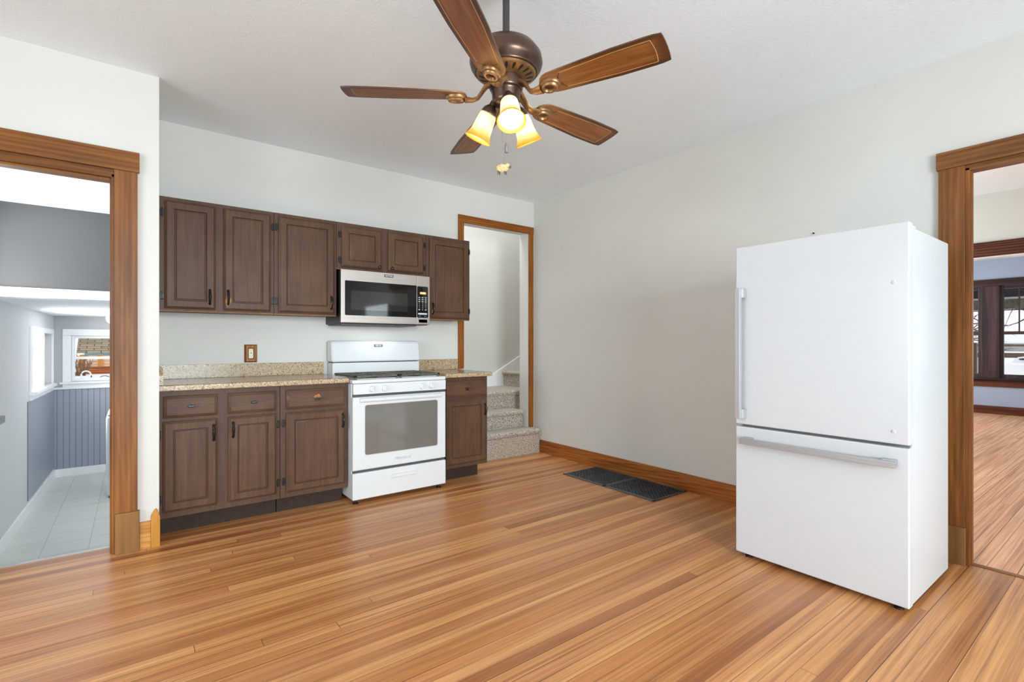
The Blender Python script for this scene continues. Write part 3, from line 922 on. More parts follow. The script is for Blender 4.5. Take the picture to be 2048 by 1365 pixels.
obj('grip', b, m_white_app, sd)
for fx, fy in ((1.30, SY + 0.055), (1.99, SY + 0.055), (1.30, 4.1), (1.99, 4.1)):
    b = B(); lathe(b, [(0.02, 0.0), (0.02, 0.008), (0.009, 0.012), (0.009, 0.042)], (fx, fy, 0), 14); obj('levelling_foot', b, m_dark, t)
# backguard with slanted face
b = B(); prism(b, [(4.215, 0.912), (4.085, 0.912), (4.085, 1.022), (4.215, 1.022)], 'x', 1.282, 2.052)
bmesh.ops.bevel(b, geom=[e for e in b.edges], offset=0.004, segments=2, affect='EDGES'); bgd = obj('backguard', b, m_white_app, t)
b = B(); prism(b, [(4.10, 1.02), (4.10, 1.034), (4.21, 1.034), (4.21, 1.02)], 'x', 1.289, 2.044); obj('vent_slot', b, m_gap, bgd)
b = B(); prism(b, [(4.225, 1.032), (4.085, 1.032), (4.110, 1.192), (4.125, 1.204), (4.225, 1.204)], 'x', 1.278, 2.058)
bmesh.ops.bevel(b, geom=[e for e in b.edges], offset=0.008, segments=3, affect='EDGES'); bgu = obj('control_console', b, m_white_app, t)
sl = math.atan2(0.025, 0.160)
def con(x, z): return (x, 4.085 + (z - 1.032) * 0.025 / 0.16 - 0.0006, z)
b = B()
def quad_on_console(b, x0, x1, z0, z1, d):
    vs = [Vector(con(x0, z0)), Vector(con(x1, z0)), Vector(con(x1, z1)), Vector(con(x0, z1))]
    A = [b.verts.new(v + Vector((0, -d, 0))) for v in vs]; C = [b.verts.new(v + Vector((0, 0.002, 0))) for v in vs]
    for i in range(4): b.faces.new((A[i], A[(i + 1) % 4], C[(i + 1) % 4], C[i]))
    b.faces.new(A); b.faces.new(C[::-1])
for (x0, x1, z0, z1) in ((1.584, 1.766, 1.110, 1.1108), (1.584, 1.766, 1.1805, 1.1813), (1.584, 1.5848, 1.110, 1.1813), (1.7652, 1.766, 1.110, 1.1813)): quad_on_console(b, x0, x1, z0, z1, 0.0002)
for i in range(5):
    quad_on_console(b, 1.596 + 0.0, 1.612, 1.171 - i * 0.012, 1.1725 - i * 0.012, 0.0002)
    quad_on_console(b, 1.735, 1.752, 1.171 - i * 0.012, 1.1725 - i * 0.012, 0.0002)
for i in range(4): quad_on_console(b, 1.637 + i * 0.022, 1.651 + i * 0.022, 1.124, 1.1255, 0.0002)
obj('button_legends', b, m_hair, bgu)
b = B(); quad_on_console(b, 1.636, 1.714, 1.152, 1.175, 0.0006); disp = obj('clock_display', b, plain('grey_display', S(112, 114, 118), 0.3), bgu)
text('clock_digits', '88:18', 0.022, (1.675, con(0, 1.1635)[1] - 0.0012, 1.1635), (PI / 2 - sl, 0, 0), m_text_white, bgu)
# grates and burners
for gx0, gx1 in ((1.290, 1.640), (1.646, 1.996)):
    y0, y1, zt = 3.605, 4.065, 0.944
    b = B(); w = 0.011
    for (a0, a1, c0, c1) in ((gx0, gx1, y0, y0 + 0.02), (gx0, gx1, y1 - 0.02, y1), (gx0, gx0 + 0.02, y0, y1), (gx1 - 0.02, gx1, y0, y1)): box(b, a0, a1, c0, c1, zt - 0.014, zt, 0.003)
    cx = (gx0 + gx1) / 2; ym = (y0 + y1) / 2
    box(b, gx0, gx1, ym - 0.012, ym + 0.012, zt - 0.013, zt - 0.001, 0.003)
    for cy in ((y0 + ym) / 2, (y1 + ym) / 2):
        for ang in range(4):
            a = PI / 2 * ang + 0.0; dx, dy = math.cos(a), math.sin(a)
            L = 0.165 if abs(dx) > 0.5 else 0.11
            p0, p1 = (cx + dx * 0.042, cy + dy * 0.035), (cx + dx * L, cy + dy * L)
            box(b, min(p0[0], p1[0]) - (w if dx == 0 or abs(dx) < 0.1 else 0), max(p0[0], p1[0]) + (w if abs(dx) < 0.1 else 0), min(p0[1], p1[1]) - (w if abs(dy) < 0.1 else 0), max(p0[1], p1[1]) + (w if abs(dy) < 0.1 else 0), zt - 0.012, zt + 0.001, 0.003)
        for sx in (-1, 1):
            for sy in (-1, 1):
                tube(b, [(cx + sx * 0.05, cy + sy * 0.04, zt - 0.006), (cx + sx * 0.155, cy + sy * 0.10, zt - 0.006)], 0.008, 6)
    for fx in (gx0 + 0.012, gx1 - 0.012):
        for fy in (y0 + 0.012, y1 - 0.012): box(b, fx - 0.008, fx + 0.008, fy - 0.008, fy + 0.008, 0.9155, zt - 0.01, 0.002)
    obj('grate', b, m_grate, t)
    for cy in ((y0 + ym) / 2, (y1 + ym) / 2):
        b = B(); lathe(b, [(0.05, 0.9185), (0.05, 0.921), (0.036, 0.923), (0.036, 0.928), (0.032, 0.931), (0.0, 0.9315)], (cx, cy, 0), 24); obj('burner', b, m_burner, t)

# ================================================================== MICROWAVE
MX0, MX1, MY, MZ0, MZ1 = 1.268, 2.030, 3.84, 1.343, 1.758
t = thing('microwave_oven', 'stainless over the range microwave with black window mounted above the stove', 'microwave', (1.649, YB, MZ0))
obj('body', bx(MX0 + 0.006, MX1 - 0.006, MY + 0.03, YB - 0.002, MZ0 - 0.004, MZ1 - 0.001, bev=0.004), m_dark, t)
b = bx(MX0 + 0.02, MX1 - 0.1, MY + 0.06, YB - 0.02, MZ0 - 0.014, MZ0 - 0.003, bev=0.003); obj('bottom_vent', b, m_grate, t)
md = obj('door', bx(MX0, 1.905, MY, MY + 0.03, MZ0 + 0.002, MZ1 - 0.001, bev=0.003), m_steel, t)
b = B(); prism(b, rrect(1.298, 1.9045, 1.402, 1.672, 0.008), 'y', MY - 0.0012, MY + 0.004); dg = obj('door_glass', b, m_glass_black, md)
b = B(); prism(b, rrect(1.345, 1.822, 1.446, 1.596, 0.003), 'y', MY - 0.0018, MY + 0.002); obj('viewing_window', b, m_mw_win, md)
b = B(); prism(b, [(1.618, 1.722), (1.694, 1.722), (1.694, 1.742), (1.618, 1.742)], 'y', MY - 0.002, MY + 0.002); bd = obj('badge', b, m_dark, md)
text('badge_lettering', 'MAYTAG', 0.0155, (1.656, MY - 0.0028, 1.732), FRONT, m_text_white, bd, bold=0.0004)
cpn = obj('control_panel', bx(1.9065, MX1, MY, MY + 0.03, MZ0 + 0.002, MZ1 - 0.001, bev=0.003), m_steel, t)
b = B(); prism(b, rrect(1.9085, 2.012, 1.402, 1.668, 0.01), 'y', MY - 0.0012, MY + 0.004); obj('keypad_panel', b, m_glass_black, cpn)
b = B(); prism(b, [(1.936, 1.602), (1.992, 1.602), (1.992, 1.620), (1.936, 1.620)], 'y', MY - 0.0018, MY); obj('clock_display', b, m_amber, cpn)
text('clock_digits', '1:18', 0.019, (1.964, MY - 0.0026, 1.611), FRONT, m_amber_text, cpn)
rows = [('COOK', 'AUTO', 'MENU'), ('DEFR', 'BOIL', 'MELT'), ('TIME', 'TEMP', 'WARM'), ('1', '2', '3'), ('4', '5', '6'), ('7', '8', '9'), ('OFF', '0', 'ON')]
for j in range(7):
    for i in range(3):
        x = 1.930 + i * 0.03; z = 1.572 - j * 0.0172
        if j < 3 or (j == 6 and i != 1):
            b = B()
            for q in range(2): box(b, x - 0.009 + 0.001 * q, x + 0.009 - 0.003 * q, MY - 0.0018, MY, z + 0.0025 - 0.006 * q, z + 0.0048 - 0.006 * q)
            obj('key_legend', b, m_text_white, cpn)
for j in range(3):
    for i in range(3):
        text('key_digit', str(j * 3 + i + 1), 0.013, (1.930 + i * 0.03, MY - 0.0022, 1.572 - (j + 3) * 0.0172), FRONT, m_text_white, cpn)
text('key_digit', '0', 0.013, (1.960, MY - 0.0022, 1.572 - 6 * 0.0172), FRONT, m_text_white, cpn)
b = B(); prism(b, rrect(1.918, 2.002, 1.428, 1.442, 0.004), 'y', MY - 0.002, MY); obj('start_key', b, m_hair, cpn)
for x in (1.922, 1.974):
    b = B(); prism(b, rrect(x, x + 0.024, 1.410, 1.420, 0.003), 'y', MY - 0.0016, MY); obj('light_key', b, m_gap, cpn)
b = ring_panel(B(), 1.922, 2.008, 1.357, 1.389, MY + 0.0005, [(0, 0.0008), (0.0012, 0.0016), (0.003, 0.0008)]); obj('latch_button', b, m_steel, cpn)

# ================================================================== REFRIGERATOR
FX, FY0, FY1 = 2.668, 0.672, 1.452
t = thing('refrigerator', 'tall white bottom freezer refrigerator standing away from the right wall', 'refrigerator', (3.0, 1.06, 0))
obj('body', bx(FX + 0.062, 3.318, FY0 + 0.004, FY1 - 0.004, 0.028, 1.693, bev=0.004), m_fridge_side, t)
obj('gasket', bx(FX + 0.05, FX + 0.064, FY0 + 0.012, FY1 - 0.012, 0.04, 1.69), m_seam, t)
ud = obj('door', bx(FX, FX + 0.052, FY0, FY1, 0.737, 1.713, bev=0.006, seg=3), m_fridge, t)
ld = obj('freezer_drawer', bx(FX, FX + 0.052, FY0, FY1, 0.028, 0.724, bev=0.006, seg=3), m_fridge, t)
obj('hinge_cover', bx(FX + 0.03, FX + 0.13, FY0 + 0.008, FY0 + 0.07, 1.692, 1.708, bev=0.005), m_fridge_side, t)
b = B(); box(b, FX - 0.058, FX - 0.034, 1.398, 1.426, 0.772, 1.482, 0.002)
obj('handle', b, m_alu_z, ud)
for z0, z1 in ((1.43, 1.480), (0.774, 0.824)): obj('handle_mount', bx(FX - 0.036, FX + 0.001, 1.39, 1.424, z0, z1, bev=0.002), m_alu_z, ud)
b = B(); box(b, FX - 0.058, FX - 0.034, 0.712, 1.402, 0.640, 0.668, 0.002); obj('handle', b, m_alu_y, ld)
for y0, y1 in ((0.714, 0.764), (1.35, 1.40)): obj('handle_mount', bx(FX - 0.036, FX + 0.001, y0, y1, 0.643, 0.672, bev=0.002), m_alu_y, ld)
for z in (1.452, 0.792):
    b = B(); lathe(b, [(0.008, 0.0), (0.008, -0.0015), (0.006, -0.003)], (FX, 0.728, z), 16, 'x'); obj('screw_plug', b, m_fridge_side, ud)
for fx, fy in ((FX + 0.05, FY0 + 0.05), (FX + 0.05, FY1 - 0.05), (3.27, FY0 + 0.05), (3.27, FY1 - 0.05)):
    b = B(); lathe(b, [(0.019, 0.0), (0.019, 0.009), (0.009, 0.012), (0.009, 0.032)], (fx, fy, 0), 14); obj('levelling_foot', b, m_dark, t)

# ================================================================== FLOOR REGISTERS
def register(label, y0, y1):
    t = thing('floor_register', label, 'floor vent', (3.28, (y0 + y1) / 2, 0), 'cold air return grilles by the baseboard')
    x0, x1, w = 3.085, 3.507, 0.016
    b = B(); box(b, x0, x1, y0, y0 + w, 0.001, 0.008, 0.002); box(b, x0, x1, y1 - w, y1, 0.001, 0.008, 0.002)
    box(b, x0, x0 + 0.03, y0, y1, 0.001, 0.008, 0.002); box(b, x1 - w, x1, y0, y1, 0.001, 0.008, 0.002)
    obj('frame', b, m_ventframe, t)
    obj('duct', bx(x0 + 0.004, x1 - 0.004, y0 + 0.004, y1 - 0.004, 0.0003, 0.0015), m_black, t)
    b = B(); ax0, ax1, ay0, ay1 = x0 + 0.028, x1 - w, y0 + w, y1 - w
    sp = 0.036
    for sgn in (1, -1):
        k = -40
        while k < 80:
            c = k * sp
            # line x = ax0 + s, y = ay0 + c + sgn*s
            s0, s1 = 0.0, ax1 - ax0
            lo, hi = 0.0, ay1 - ay0
            if sgn > 0: s0, s1 = max(s0, lo - c), min(s1, hi - c)
            else: s0, s1 = max(s0, c - hi), min(s1, c - lo)
            if s1 - s0 > 0.01:
                p0 = Vector((ax0 + s0, ay0 + c + sgn * s0, 0)); p1 = Vector((ax0 + s1, ay0 + c + sgn * s1, 0))
                n = Vector((-(p1 - p0).y, (p1 - p0).x, 0)).normalized() * 0.003
                z0, z1 = (0.0015, 0.0062) if sgn > 0 else (0.0015, 0.0068)
                q = [p0 + n, p1 + n, p1 - n, p0 - n]
                lo_ = [b.verts.new((v.x, v.y, z0)) for v in q]; hi_ = [b.verts.new((v.x, v.y, z1)) for v in q]
                b.faces.new(hi_)
                for i in range(4): b.faces.new((lo_[i], lo_[(i + 1) % 4], hi_[(i + 1) % 4], hi_[i]))
            k += 1
    obj('lattice', b, m_vent, t)


register('black lattice floor grille of the pair, the one nearer the carpeted stairs', 2.812, 3.295)
register('black lattice floor grille of the pair, the one nearer the refrigerator', 2.315, 2.808)

# nail in the wall over the fridge
b = B(); lathe(b, [(0.004, 0.002), (0.004, -0.002), (0.0025, -0.006), (0.0055, -0.007), (0.0055, -0.009)], (XR, 1.391, 1.90), 10, 'x')
tag(obj('wall_nail', b, m_iron, base=(XR, 1.391, 1.9)), 'small dark nail in the right wall above the refrigerator', 'nail')

# ================================================================== CEILING FAN
CX, CY, ZB = 1.240, 1.672, 2.214
FWD = Vector((0.6052, 0.7961, 0)); RGT = Vector((0.7961, -0.6052, 0))
t = thing('ceiling_fan', 'bronze ceiling fan with five walnut blades and three lit glass shades', 'ceiling fan', (CX, CY, H))
C0 = (CX, CY, 0)
b = B(); lathe(b, [(0.0, 2.7395), (0.068, 2.7395), (0.068, 2.715), (0.05, 2.68), (0.022, 2.665), (0.0, 2.66)], C0, 32); obj('canopy', b, m_bronze, t)
b = B(); lathe(b, [(0.0145, 2.42), (0.0145, 2.68)], C0, 20); obj('downrod', b, m_bronze_dark, t)
b = B()
lathe(b, [(0.0, 2.446), (0.03, 2.446), (0.04, 2.438), (0.085, 2.432), (0.125, 2.412), (0.148, 2.380), (0.153, 2.352), (0.148, 2.335), (0.142, 2.330), (0.140, 2.322), (0.133, 2.318), (0.131, 2.311), (0.124, 2.308)], C0, 56, caps=False)
mh = obj('motor_housing', b, m_bronze, t, ang=50)
b = B()
lathe(b, [(0.1245, 2.309), (0.120, 2.303), (0.116, 2.300), (0.072, 2.288), (0.066, 2.284), (0.0, 2.284)], C0, 56, caps=False); mu = obj('motor_underside', b, m_bronze_gold, t, ang=50)
b = B()
for i in range(20):
    a = 2 * PI * i / 20; d = Vector((math.cos(a), math.sin(a), 0)); s = Vector((-math.sin(a), math.cos(a), 0))
    for (r, w) in ((0.097, 1.0),):
        pts = []
        for k in range(14):
            q = 2 * PI * k / 14
            pts.append(Vector(C0) + d * (r + 0.0165 * math.cos(q)) + s * ((0.0058 + 0.0026 * math.cos(q)) * math.sin(q)) + Vector((0, 0, 2.2965 + (0.0165 * math.cos(q)) * 0.27 - 0.0022)))
        top = [b.verts.new(p) for p in pts]; bot = [b.verts.new(p + Vector((0, 0, 0.006))) for p in pts]
        b.faces.new(top)
        for k in range(14): b.faces.new((top[k], top[(k + 1) % 14], bot[(k + 1) % 14], bot[k]))
obj('cooling_slots', b, m_slot, mu)
b = B()
lathe(b, [(0.0, 2.285), (0.067, 2.285), (0.070, 2.278), (0.070, 2.246), (0.066, 2.240), (0.060, 2.238)], C0, 40, caps=False)
obj('flywheel', b, m_bronze, t)
b = B()
lathe(b, [(0.0, 2.240), (0.062, 2.240), (0.064, 2.234), (0.060, 2.228), (0.058, 2.195), (0.054, 2.184), (0.045, 2.176), (0.030, 2.172), (0.028, 2.166), (0.0, 2.164)], C0, 40, caps=False)
lf = obj('light_fitter', b, m_bronze, t)

# one blade built along +X about the hub, then turned and copied
PITCH = math.radians(-11.5)
R0, R1 = 0.165, 0.665


def blade_outline(off=0.0, r0=R0, r1=R1, w0=0.054, w1=0.071):
    p = []
    W = lambda x: w0 + (w1 - w0) * min(1, max(0, (x - R0) / 0.32)) - off
    a, c = r0 + off, r1 - off
    xs = [a + 0.05 + (c - a - 0.08) * i / 14 for i in range(15)]
    p += [(x, -W(x)) for x in xs]
    wt = W(c)
    for (u, v) in ((0.93, -0.93), (1.0, -0.72), (1.06, -0.4), (1.08, 0.0), (1.06, 0.4), (1.0, 0.72), (0.93, 0.93)): p.append((c - 0.03 + 0.03 * u, wt * v))
    p += [(x, W(x)) for x in reversed(xs)]
    for i in range(1, 8):
        q = PI / 2 + PI * i / 8; p.append((a + 0.05 + 0.05 * math.cos(q), (w0 - off) * math.sin(q)))
    return p


def blade_bm():
    b = B(); prism(b, blade_outline(), 'z', -0.003, 0.003)
    bmesh.ops.bevel(b, geom=[e for e in b.edges if abs(e.verts[0].co.z - e.verts[1].co.z) < 1e-6], offset=0.0014, segments=2, affect='EDGES')
    return b


def line_bm():
    b = B()
    def strip(pts, w):
        for i in range(len(pts) - 1):
            p, q = Vector((*pts[i], 0)), Vector((*pts[i + 1], 0)); n = Vector((-(q - p).y, (q - p).x, 0)).normalized() * w
            b.faces.new([b.verts.new((v.x, v.y, -0.0034)) for v in (p - n, q - n, q + n, p + n)])
    xs = [0.265 + (0.62 - 0.265) * i / 10 for i in range(11)]
    W = lambda x: 0.036 + 0.018 * min(1, (x - R0) / 0.32)
    strip([(x, -W(x)) for x in xs], 0.0015); strip([(x, W(x)) for x in xs], 0.0015)
    strip([(0.62 + 0.006 * math.cos(k * 0.5), W(0.62) * k / 3) for k in range(-3, 4)], 0.0015)
    return b


def root_bm():
    b = B()
    for i in range(8):
        k0, k1 = -1 + i / 4, -1 + (i + 1) / 4
        W = 0.041
        p, q = Vector((0.265 - 0.02 * (1 - k0 * k0), W * k0, -0.0036)), Vector((0.265 - 0.02 * (1 - k1 * k1), W * k1, -0.0036))
        b.faces.new([b.verts.new(v) for v in (p, q, q + Vector((0.003, 0, 0)), p + Vector((0.003, 0, 0)))])
    return b


def medallion_bm():
    b = B()
    def ell(prof, cx, sx, sy, n=28):
        rings = []
        for r, z in prof:
            rings.append([b.verts.new((cx + r * sx * math.cos(2 * PI * i / n), r * sy * math.sin(2 * PI * i / n), z)) for i in range(n)])
        for p, q in zip(rings, rings[1:]):
            for i in range(n): b.faces.new((p[i], p[(i + 1) % n], q[(i + 1) % n], q[i]))
    ell([(1.0, -0.003), (1.02, -0.010), (0.94, -0.016), (0.80, -0.018), (0.76, -0.024), (0.68, -0.027), (0.52, -0.026), (0.42, -0.018), (0.40, -0.010), (0.0001, -0.010)], 0.207, 0.045, 0.037)
    # arm, curving from the flywheel down and out to the medallion (still in the blade's own tilted frame)
    tube(b, [(0.064, 0, 0.046), (0.085, 0, 0.036), (0.102, 0, 0.012), (0.118, 0, -0.010), (0.140, 0, -0.018), (0.172, 0, -0.017)], [0.024, 0.021, 0.017, 0.016, 0.018, 0.024], 10, 0.5)
    return b


def hub_obj(name, bm, mat, parent, loc, rotz, tilt):
    bmesh.ops.recalc_face_normals(bm, faces=bm.faces); smooth(bm, 40)
    me = bpy.data.meshes.new(name); bm.to_mesh(me); bm.free(); me.materials.append(mat)
    o = bpy.data.objects.new(name, me); COL.objects.link(o); o.parent = parent; even_normals(o)
    o.location = loc; o.rotation_euler = (tilt, 0, rotz); return o


PHI = -1.2106
proto = hub_obj('blade', blade_bm(), m_blade, t, (0, 0, ZB - H), PHI, PITCH)
kids = [hub_obj('routed_line', line_bm(), m_blade_line, proto, (0, 0, 0), 0, 0), hub_obj('root_groove', root_bm(), m_slot, proto, (0, 0, 0), 0, 0)]
irn = hub_obj('blade_iron', medallion_bm(), m_bronze_gold, t, (0, 0, ZB - H), PHI, PITCH)
for k in range(1, 5):
    for src in (proto, irn):
        c = src.copy(); COL.objects.link(c); c.rotation_euler = (PITCH, 0, PHI + k * 2 * PI / 5)
        if src is proto:
            for q in kids:
                d = q.copy(); COL.objects.link(d); d.parent = c

# lamp arms, glass shades, bulbs
TILT = math.radians(27)
for az in (-80, 40, 160):
    a = math.radians(az); d = (RGT * math.cos(a) + FWD * math.sin(a))
    top = Vector((CX, CY, 2.168)) + d * 0.072
    ax = (d * math.sin(TILT) + Vector((0, 0, -math.cos(TILT)))).normalized()
    M4 = Matrix.Translation(top) @ Vector((0, 0, -1)).rotation_difference(ax).to_matrix().to_4x4()
    b = B(); tube(b, [Vector((CX, CY, 2.196)) + d * 0.040, Vector((CX, CY, 2.200)) + d * 0.056, top - ax * 0.030, top - ax * 0.012], [0.013, 0.014, 0.014, 0.016], 10)
    lathe(b, [(0.0, 0.020), (0.018, 0.018), (0.030, 0.004), (0.0345, -0.012), (0.0335, -0.020), (0.0, -0.020)], (0, 0, 0), 24, caps=False)
    nv = 24 * 6; b.verts.ensure_lookup_table()
    for v in b.verts[-nv:]: v.co = M4 @ v.co
    arm = obj('lamp_arm', b, m_bronze, t)
    b = B()
    outer = [(0.032, -0.012), (0.036, -0.022), (0.039, -0.045), (0.0405, -0.070), (0.044, -0.095), (0.051, -0.115), (0.0585, -0.128)]
    inner = [(r - 0.003, z) for r, z in reversed(outer)]
    lathe(b, outer + [(0.0575, -0.1295)] + inner, (0, 0, 0), 36, caps=False)
    sh = hub_obj('lamp_shade', b, m_shade, t, (0, 0, 0), 0, 0)
    sh.matrix_local = Matrix.Translation((-CX, -CY, -H)) @ M4
    b = B(); lathe(b, [(0.0, -0.02), (0.008, -0.022), (0.008, -0.042), (0.013, -0.058), (0.0145, -0.072), (0.011, -0.09), (0.005, -0.106), (0.001, -0.114)], (0, 0, 0), 16, caps=False)
    bl = hub_obj('bulb', b, m_bulb, sh, (0, 0, 0), 0, 0)


# pull chains
def chain(x_off, z_top, z_bot):
    p0 = Vector((CX, CY, 0)) + RGT * x_off - FWD * 0.03
    b = B(); z = z_top
    while z > z_bot:
        lathe(b, [(0.0002, 0.0022), (0.0017, 0.0011), (0.0017, -0.0011), (0.0002, -0.0022)], (p0.x, p0.y, z), 6, caps=False); z -= 0.0052
    lathe(b, [(0.0004, z_bot), (0.0004, z_top)], (p0.x, p0.y, 0), 5)
    return b, p0


b, p0 = chain(-0.016, 2.17, 1.925)
c1 = obj('pull_chain', b, m_chain, t)
b, p1 = chain(0.002, 2.17, 2.008)
c2 = obj('pull_chain', b, m_chain, t)
b = B(); lathe(b, [(0.0005, 0.034), (0.004, 0.031), (0.0075, 0.020), (0.0085, 0.004), (0.0075, -0.002), (0.0082, -0.006), (0.006, -0.010), (0.0005, -0.012)], (p1.x, p1.y, 1.978), 14, caps=False); obj('weight', b, m_weight, c2)


def ellipsoid(b, c, rx, ry, rz, ax=None, n=14, wob=0.0):
    r = bmesh.ops.create_uvsphere(b, u_segments=n, v_segments=n // 2 + 2, radius=1.0)
    for v in r['verts']:
        k = 1 + wob * math.sin(v.co.x * 9 + v.co.z * 5) * math.cos(v.co.y * 8 + v.co.z * 7)
        p = Vector((v.co.x * rx * k, v.co.y * ry * k, v.co.z * rz * k))
        if ax is not None: p = ax[0] * p.x + ax[1] * p.y + Vector((0, 0, 1)) * p.z
        v.co = Vector(c) + p


b = B(); q = Vector((p0.x, p0.y, 1.904)); AX = (RGT, FWD)
ellipsoid(b, q, 0.0255, 0.009, 0.0165, AX, 18, 0.10)
ellipsoid(b, q + RGT * 0.022 + Vector((0, 0, 0.011)), 0.0105, 0.007, 0.0085, AX, 12, 0.06)
sheep = obj('sheep_charm', b, m_sheep, c1, label='carved wooden sheep hanging on the chain')
b = B()
for dx in (-0.017, -0.011, 0.010, 0.016):
    tube(b, [q + RGT * dx + FWD * (0.003 if dx in (-0.011, 0.016) else -0.003) + Vector((0, 0, -0.012)), q + RGT * (dx + 0.0008) + FWD * (0.003 if dx in (-0.011, 0.016) else -0.003) + Vector((0, 0, -0.0255))], [0.0028, 0.0022], 8)
ellipsoid(b, q + RGT * 0.0325 + Vector((0, 0, 0.0065)), 0.0048, 0.004, 0.0075, AX, 10)
obj('legs_and_face', b, m_sheep_dark, sheep, label='dark legs and face')

# ================================================================== SUNKEN LAUNDRY ROOM (through the left doorway)
ZL = -0.517
def xl(y): return -0.984 + 0.0205 * y   # its left wall runs very slightly out of square
floor_obj('floor_laundry', -1.3, 2.3, 3.715, 8.75, m_vinyl, ZL)
b = B()
for k in range(2): box(b, -0.98, -0.033, 3.716, 3.98 + 0.26 * (1 - k), ZL if k == 0 else ZL + 0.17, ZL + 0.17 * (k + 1))
struct(obj('floor_laundry_steps', b, m_vinyl))
struct(obj('trim_4', bx(-1.12, -0.1, 3.708, 3.735, -0.03, 0.001, bev=0.001), plain('grey_metal_threshold', S(176, 182, 186), 0.35, 0.4)), 'grey metal edge strip of the left doorway threshold')
LW = []
def lwall(name, y0, y1, z0, z1, x_off0, x_off1, mat, holes=()):
    bm = slab_holes('x', 0.0, 1.0, y0, y1, z0, z1, list(holes))
    for v in bm.verts:
        f = v.co.x; v.co.x = xl(v.co.y) + (x_off0 if f < 0.5 else x_off1)
    return struct(obj(name, bm, mat))
lwall('wall_laundry_left', 3.715, 8.7, ZL, 2.4, -0.12, 0.0, m_wall_laundry, [(4.3, 5.1, 1.2, 2.0), (7.02, 7.60, 0.70, 1.30), (7.70, 8.34, 0.70, 1.30)])
lwall('trim_5', 6.846, 8.53, ZL + 0.13, 0.60, 0.0, 0.008, m_bead_y)
lwall('baseboard_laundry_left', 3.715, 8.52, ZL, ZL + 0.10, 0.0, 0.016, m_white_trim)
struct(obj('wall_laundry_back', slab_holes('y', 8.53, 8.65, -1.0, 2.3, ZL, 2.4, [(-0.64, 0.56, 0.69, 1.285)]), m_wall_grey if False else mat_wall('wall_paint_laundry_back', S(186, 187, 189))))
struct(obj('trim_6', bx(xl(8.53) + 0.008, 2.2, 8.522, 8.53, ZL + 0.1, 0.60), m_bead_x), 'blue grey beadboard wainscot under the end window')
struct(obj('baseboard_laundry_back', bx(xl(8.53) + 0.016, 2.2, 8.514, 8.53, ZL, ZL + 0.10), m_white_trim))
struct(obj('trim_7', bx(xl(8.53), 2.2, 8.50, 8.53, 0.598, 0.622, bev=0.003), m_white_trim), 'white cap rail over the beadboard wainscot')
struct(obj('ceiling_laundry', bx(-1.2, 2.3, 5.29, 8.7, 1.535, 1.65), m_ceil))
struct(obj('ceiling_landing', bx(-1.2, -0.033, 3.716, 5.3, 2.235, 2.32), m_ceil))
struct(obj('wall_laundry_header', bx(-1.2, 2.3, 5.2, 5.3, 1.535, 2.34), mat_wall('wall_paint_header_shaded', S(90, 90, 91))))  # header colour darkened to carry the shade it stands in
struct(obj('trim_8', bx(-1.0, 2.2, 5.18, 5.315, 1.53, 1.603, bev=0.003), m_white_trim), 'white beam trim under the shade-darkened header wall')
struct(obj('wall_landing_right', bx(-0.032, 0.07, YB + 0.146, 5.2, ZL, 2.4), m_wall_laundry))
struct(obj('wall_laundry_right', bx(2.2, 2.3, 5.2, 8.7, ZL, 2.4), m_wall_laundry))
struct(obj('wall_laundry_near', bx(0.07, 2.3, 5.1, 5.2, ZL, 1.6), m_wall_laundry))


def laundry_side_window(name, y0, y1, label):
    root = sgroup(name, (xl((y0 + y1) / 2), (y0 + y1) / 2, 0.7), label)
    def bar(b, a0, a1, c0, c1, d0, d1):
        st_ = len(b.verts); box(b, d0, d1, a0, a1, c0, c1, 0.003); b.verts.ensure_lookup_table()
        for v in b.verts[st_:]: v.co.x += xl(v.co.y)
    b = B(); bar(b, y0 - 0.07, y0, 0.66, 1.30, 0, 0.02); bar(b, y1, y1 + 0.05, 0.66, 1.30, 0, 0.02); bar(b, y0 - 0.07, y1 + 0.05, 1.30, 1.36, 0, 0.02); obj('casing', b, m_white_trim, root)
    b = B(); bar(b, y0 - 0.09, y1 + 0.07, 0.655, 0.69, -0.02, 0.05); bar(b, y0 - 0.07, y1 + 0.05, 0.60, 0.655, 0, 0.018); obj('sill', b, m_white_trim, root)
    b = B()
    for a0, a1, c0, c1 in ((y0, y0 + 0.04, 0.69, 1.30), (y1 - 0.04, y1, 0.69, 1.30), (y0, y1, 0.69, 0.74), (y0, y1, 1.26, 1.30), (y0, y1, 0.985, 1.01)): bar(b, a0, a1, c0, c1, -0.09, -0.055)
    obj('sash', b, m_white_trim, root)
    b = B(); bar(b, y0 + 0.03, y1 - 0.03, 0.72, 1.28, -0.075, -0.072); obj('pane', b, m_glass, root)


laundry_side_window('window_4', 7.02, 7.58, 'white laundry side window nearer the doorway')
laundry_side_window('window_5', 7.72, 8.34, 'white laundry side window nearer the far corner')
sash_window('window_6', 'y', 8.53, -0.64, 0.56, 0.69, 1.285, m_white_trim, cas=0.085, face=-1, rail=0.995, depth=0.06, label='white sash window on the laundry end wall', stile=0.034)

t = thing('washing_machine', 'white washer partly seen past the left doorway casing', 'washer', (0.1, 7.35, ZL))
b = B(); box(b, -0.245, 0.43, 7.02, 7.68, ZL + 0.02, 0.385, 0.03, 4); obj('cabinet', b, m_white_app, t)
b = B(); box(b, -0.235, 0.42, 7.03, 7.67, 0.383, 0.405, 0.01, 2); obj('lid', b, m_white_app, t)
for fx in (-0.20, 0.38):
    for fy in (7.07, 7.63):
        b = B(); lathe(b, [(0.022, ZL), (0.022, ZL + 0.012), (0.01, ZL + 0.014), (0.01, ZL + 0.03)], (fx, fy, 0), 12); obj('foot', b, m_dark, t)

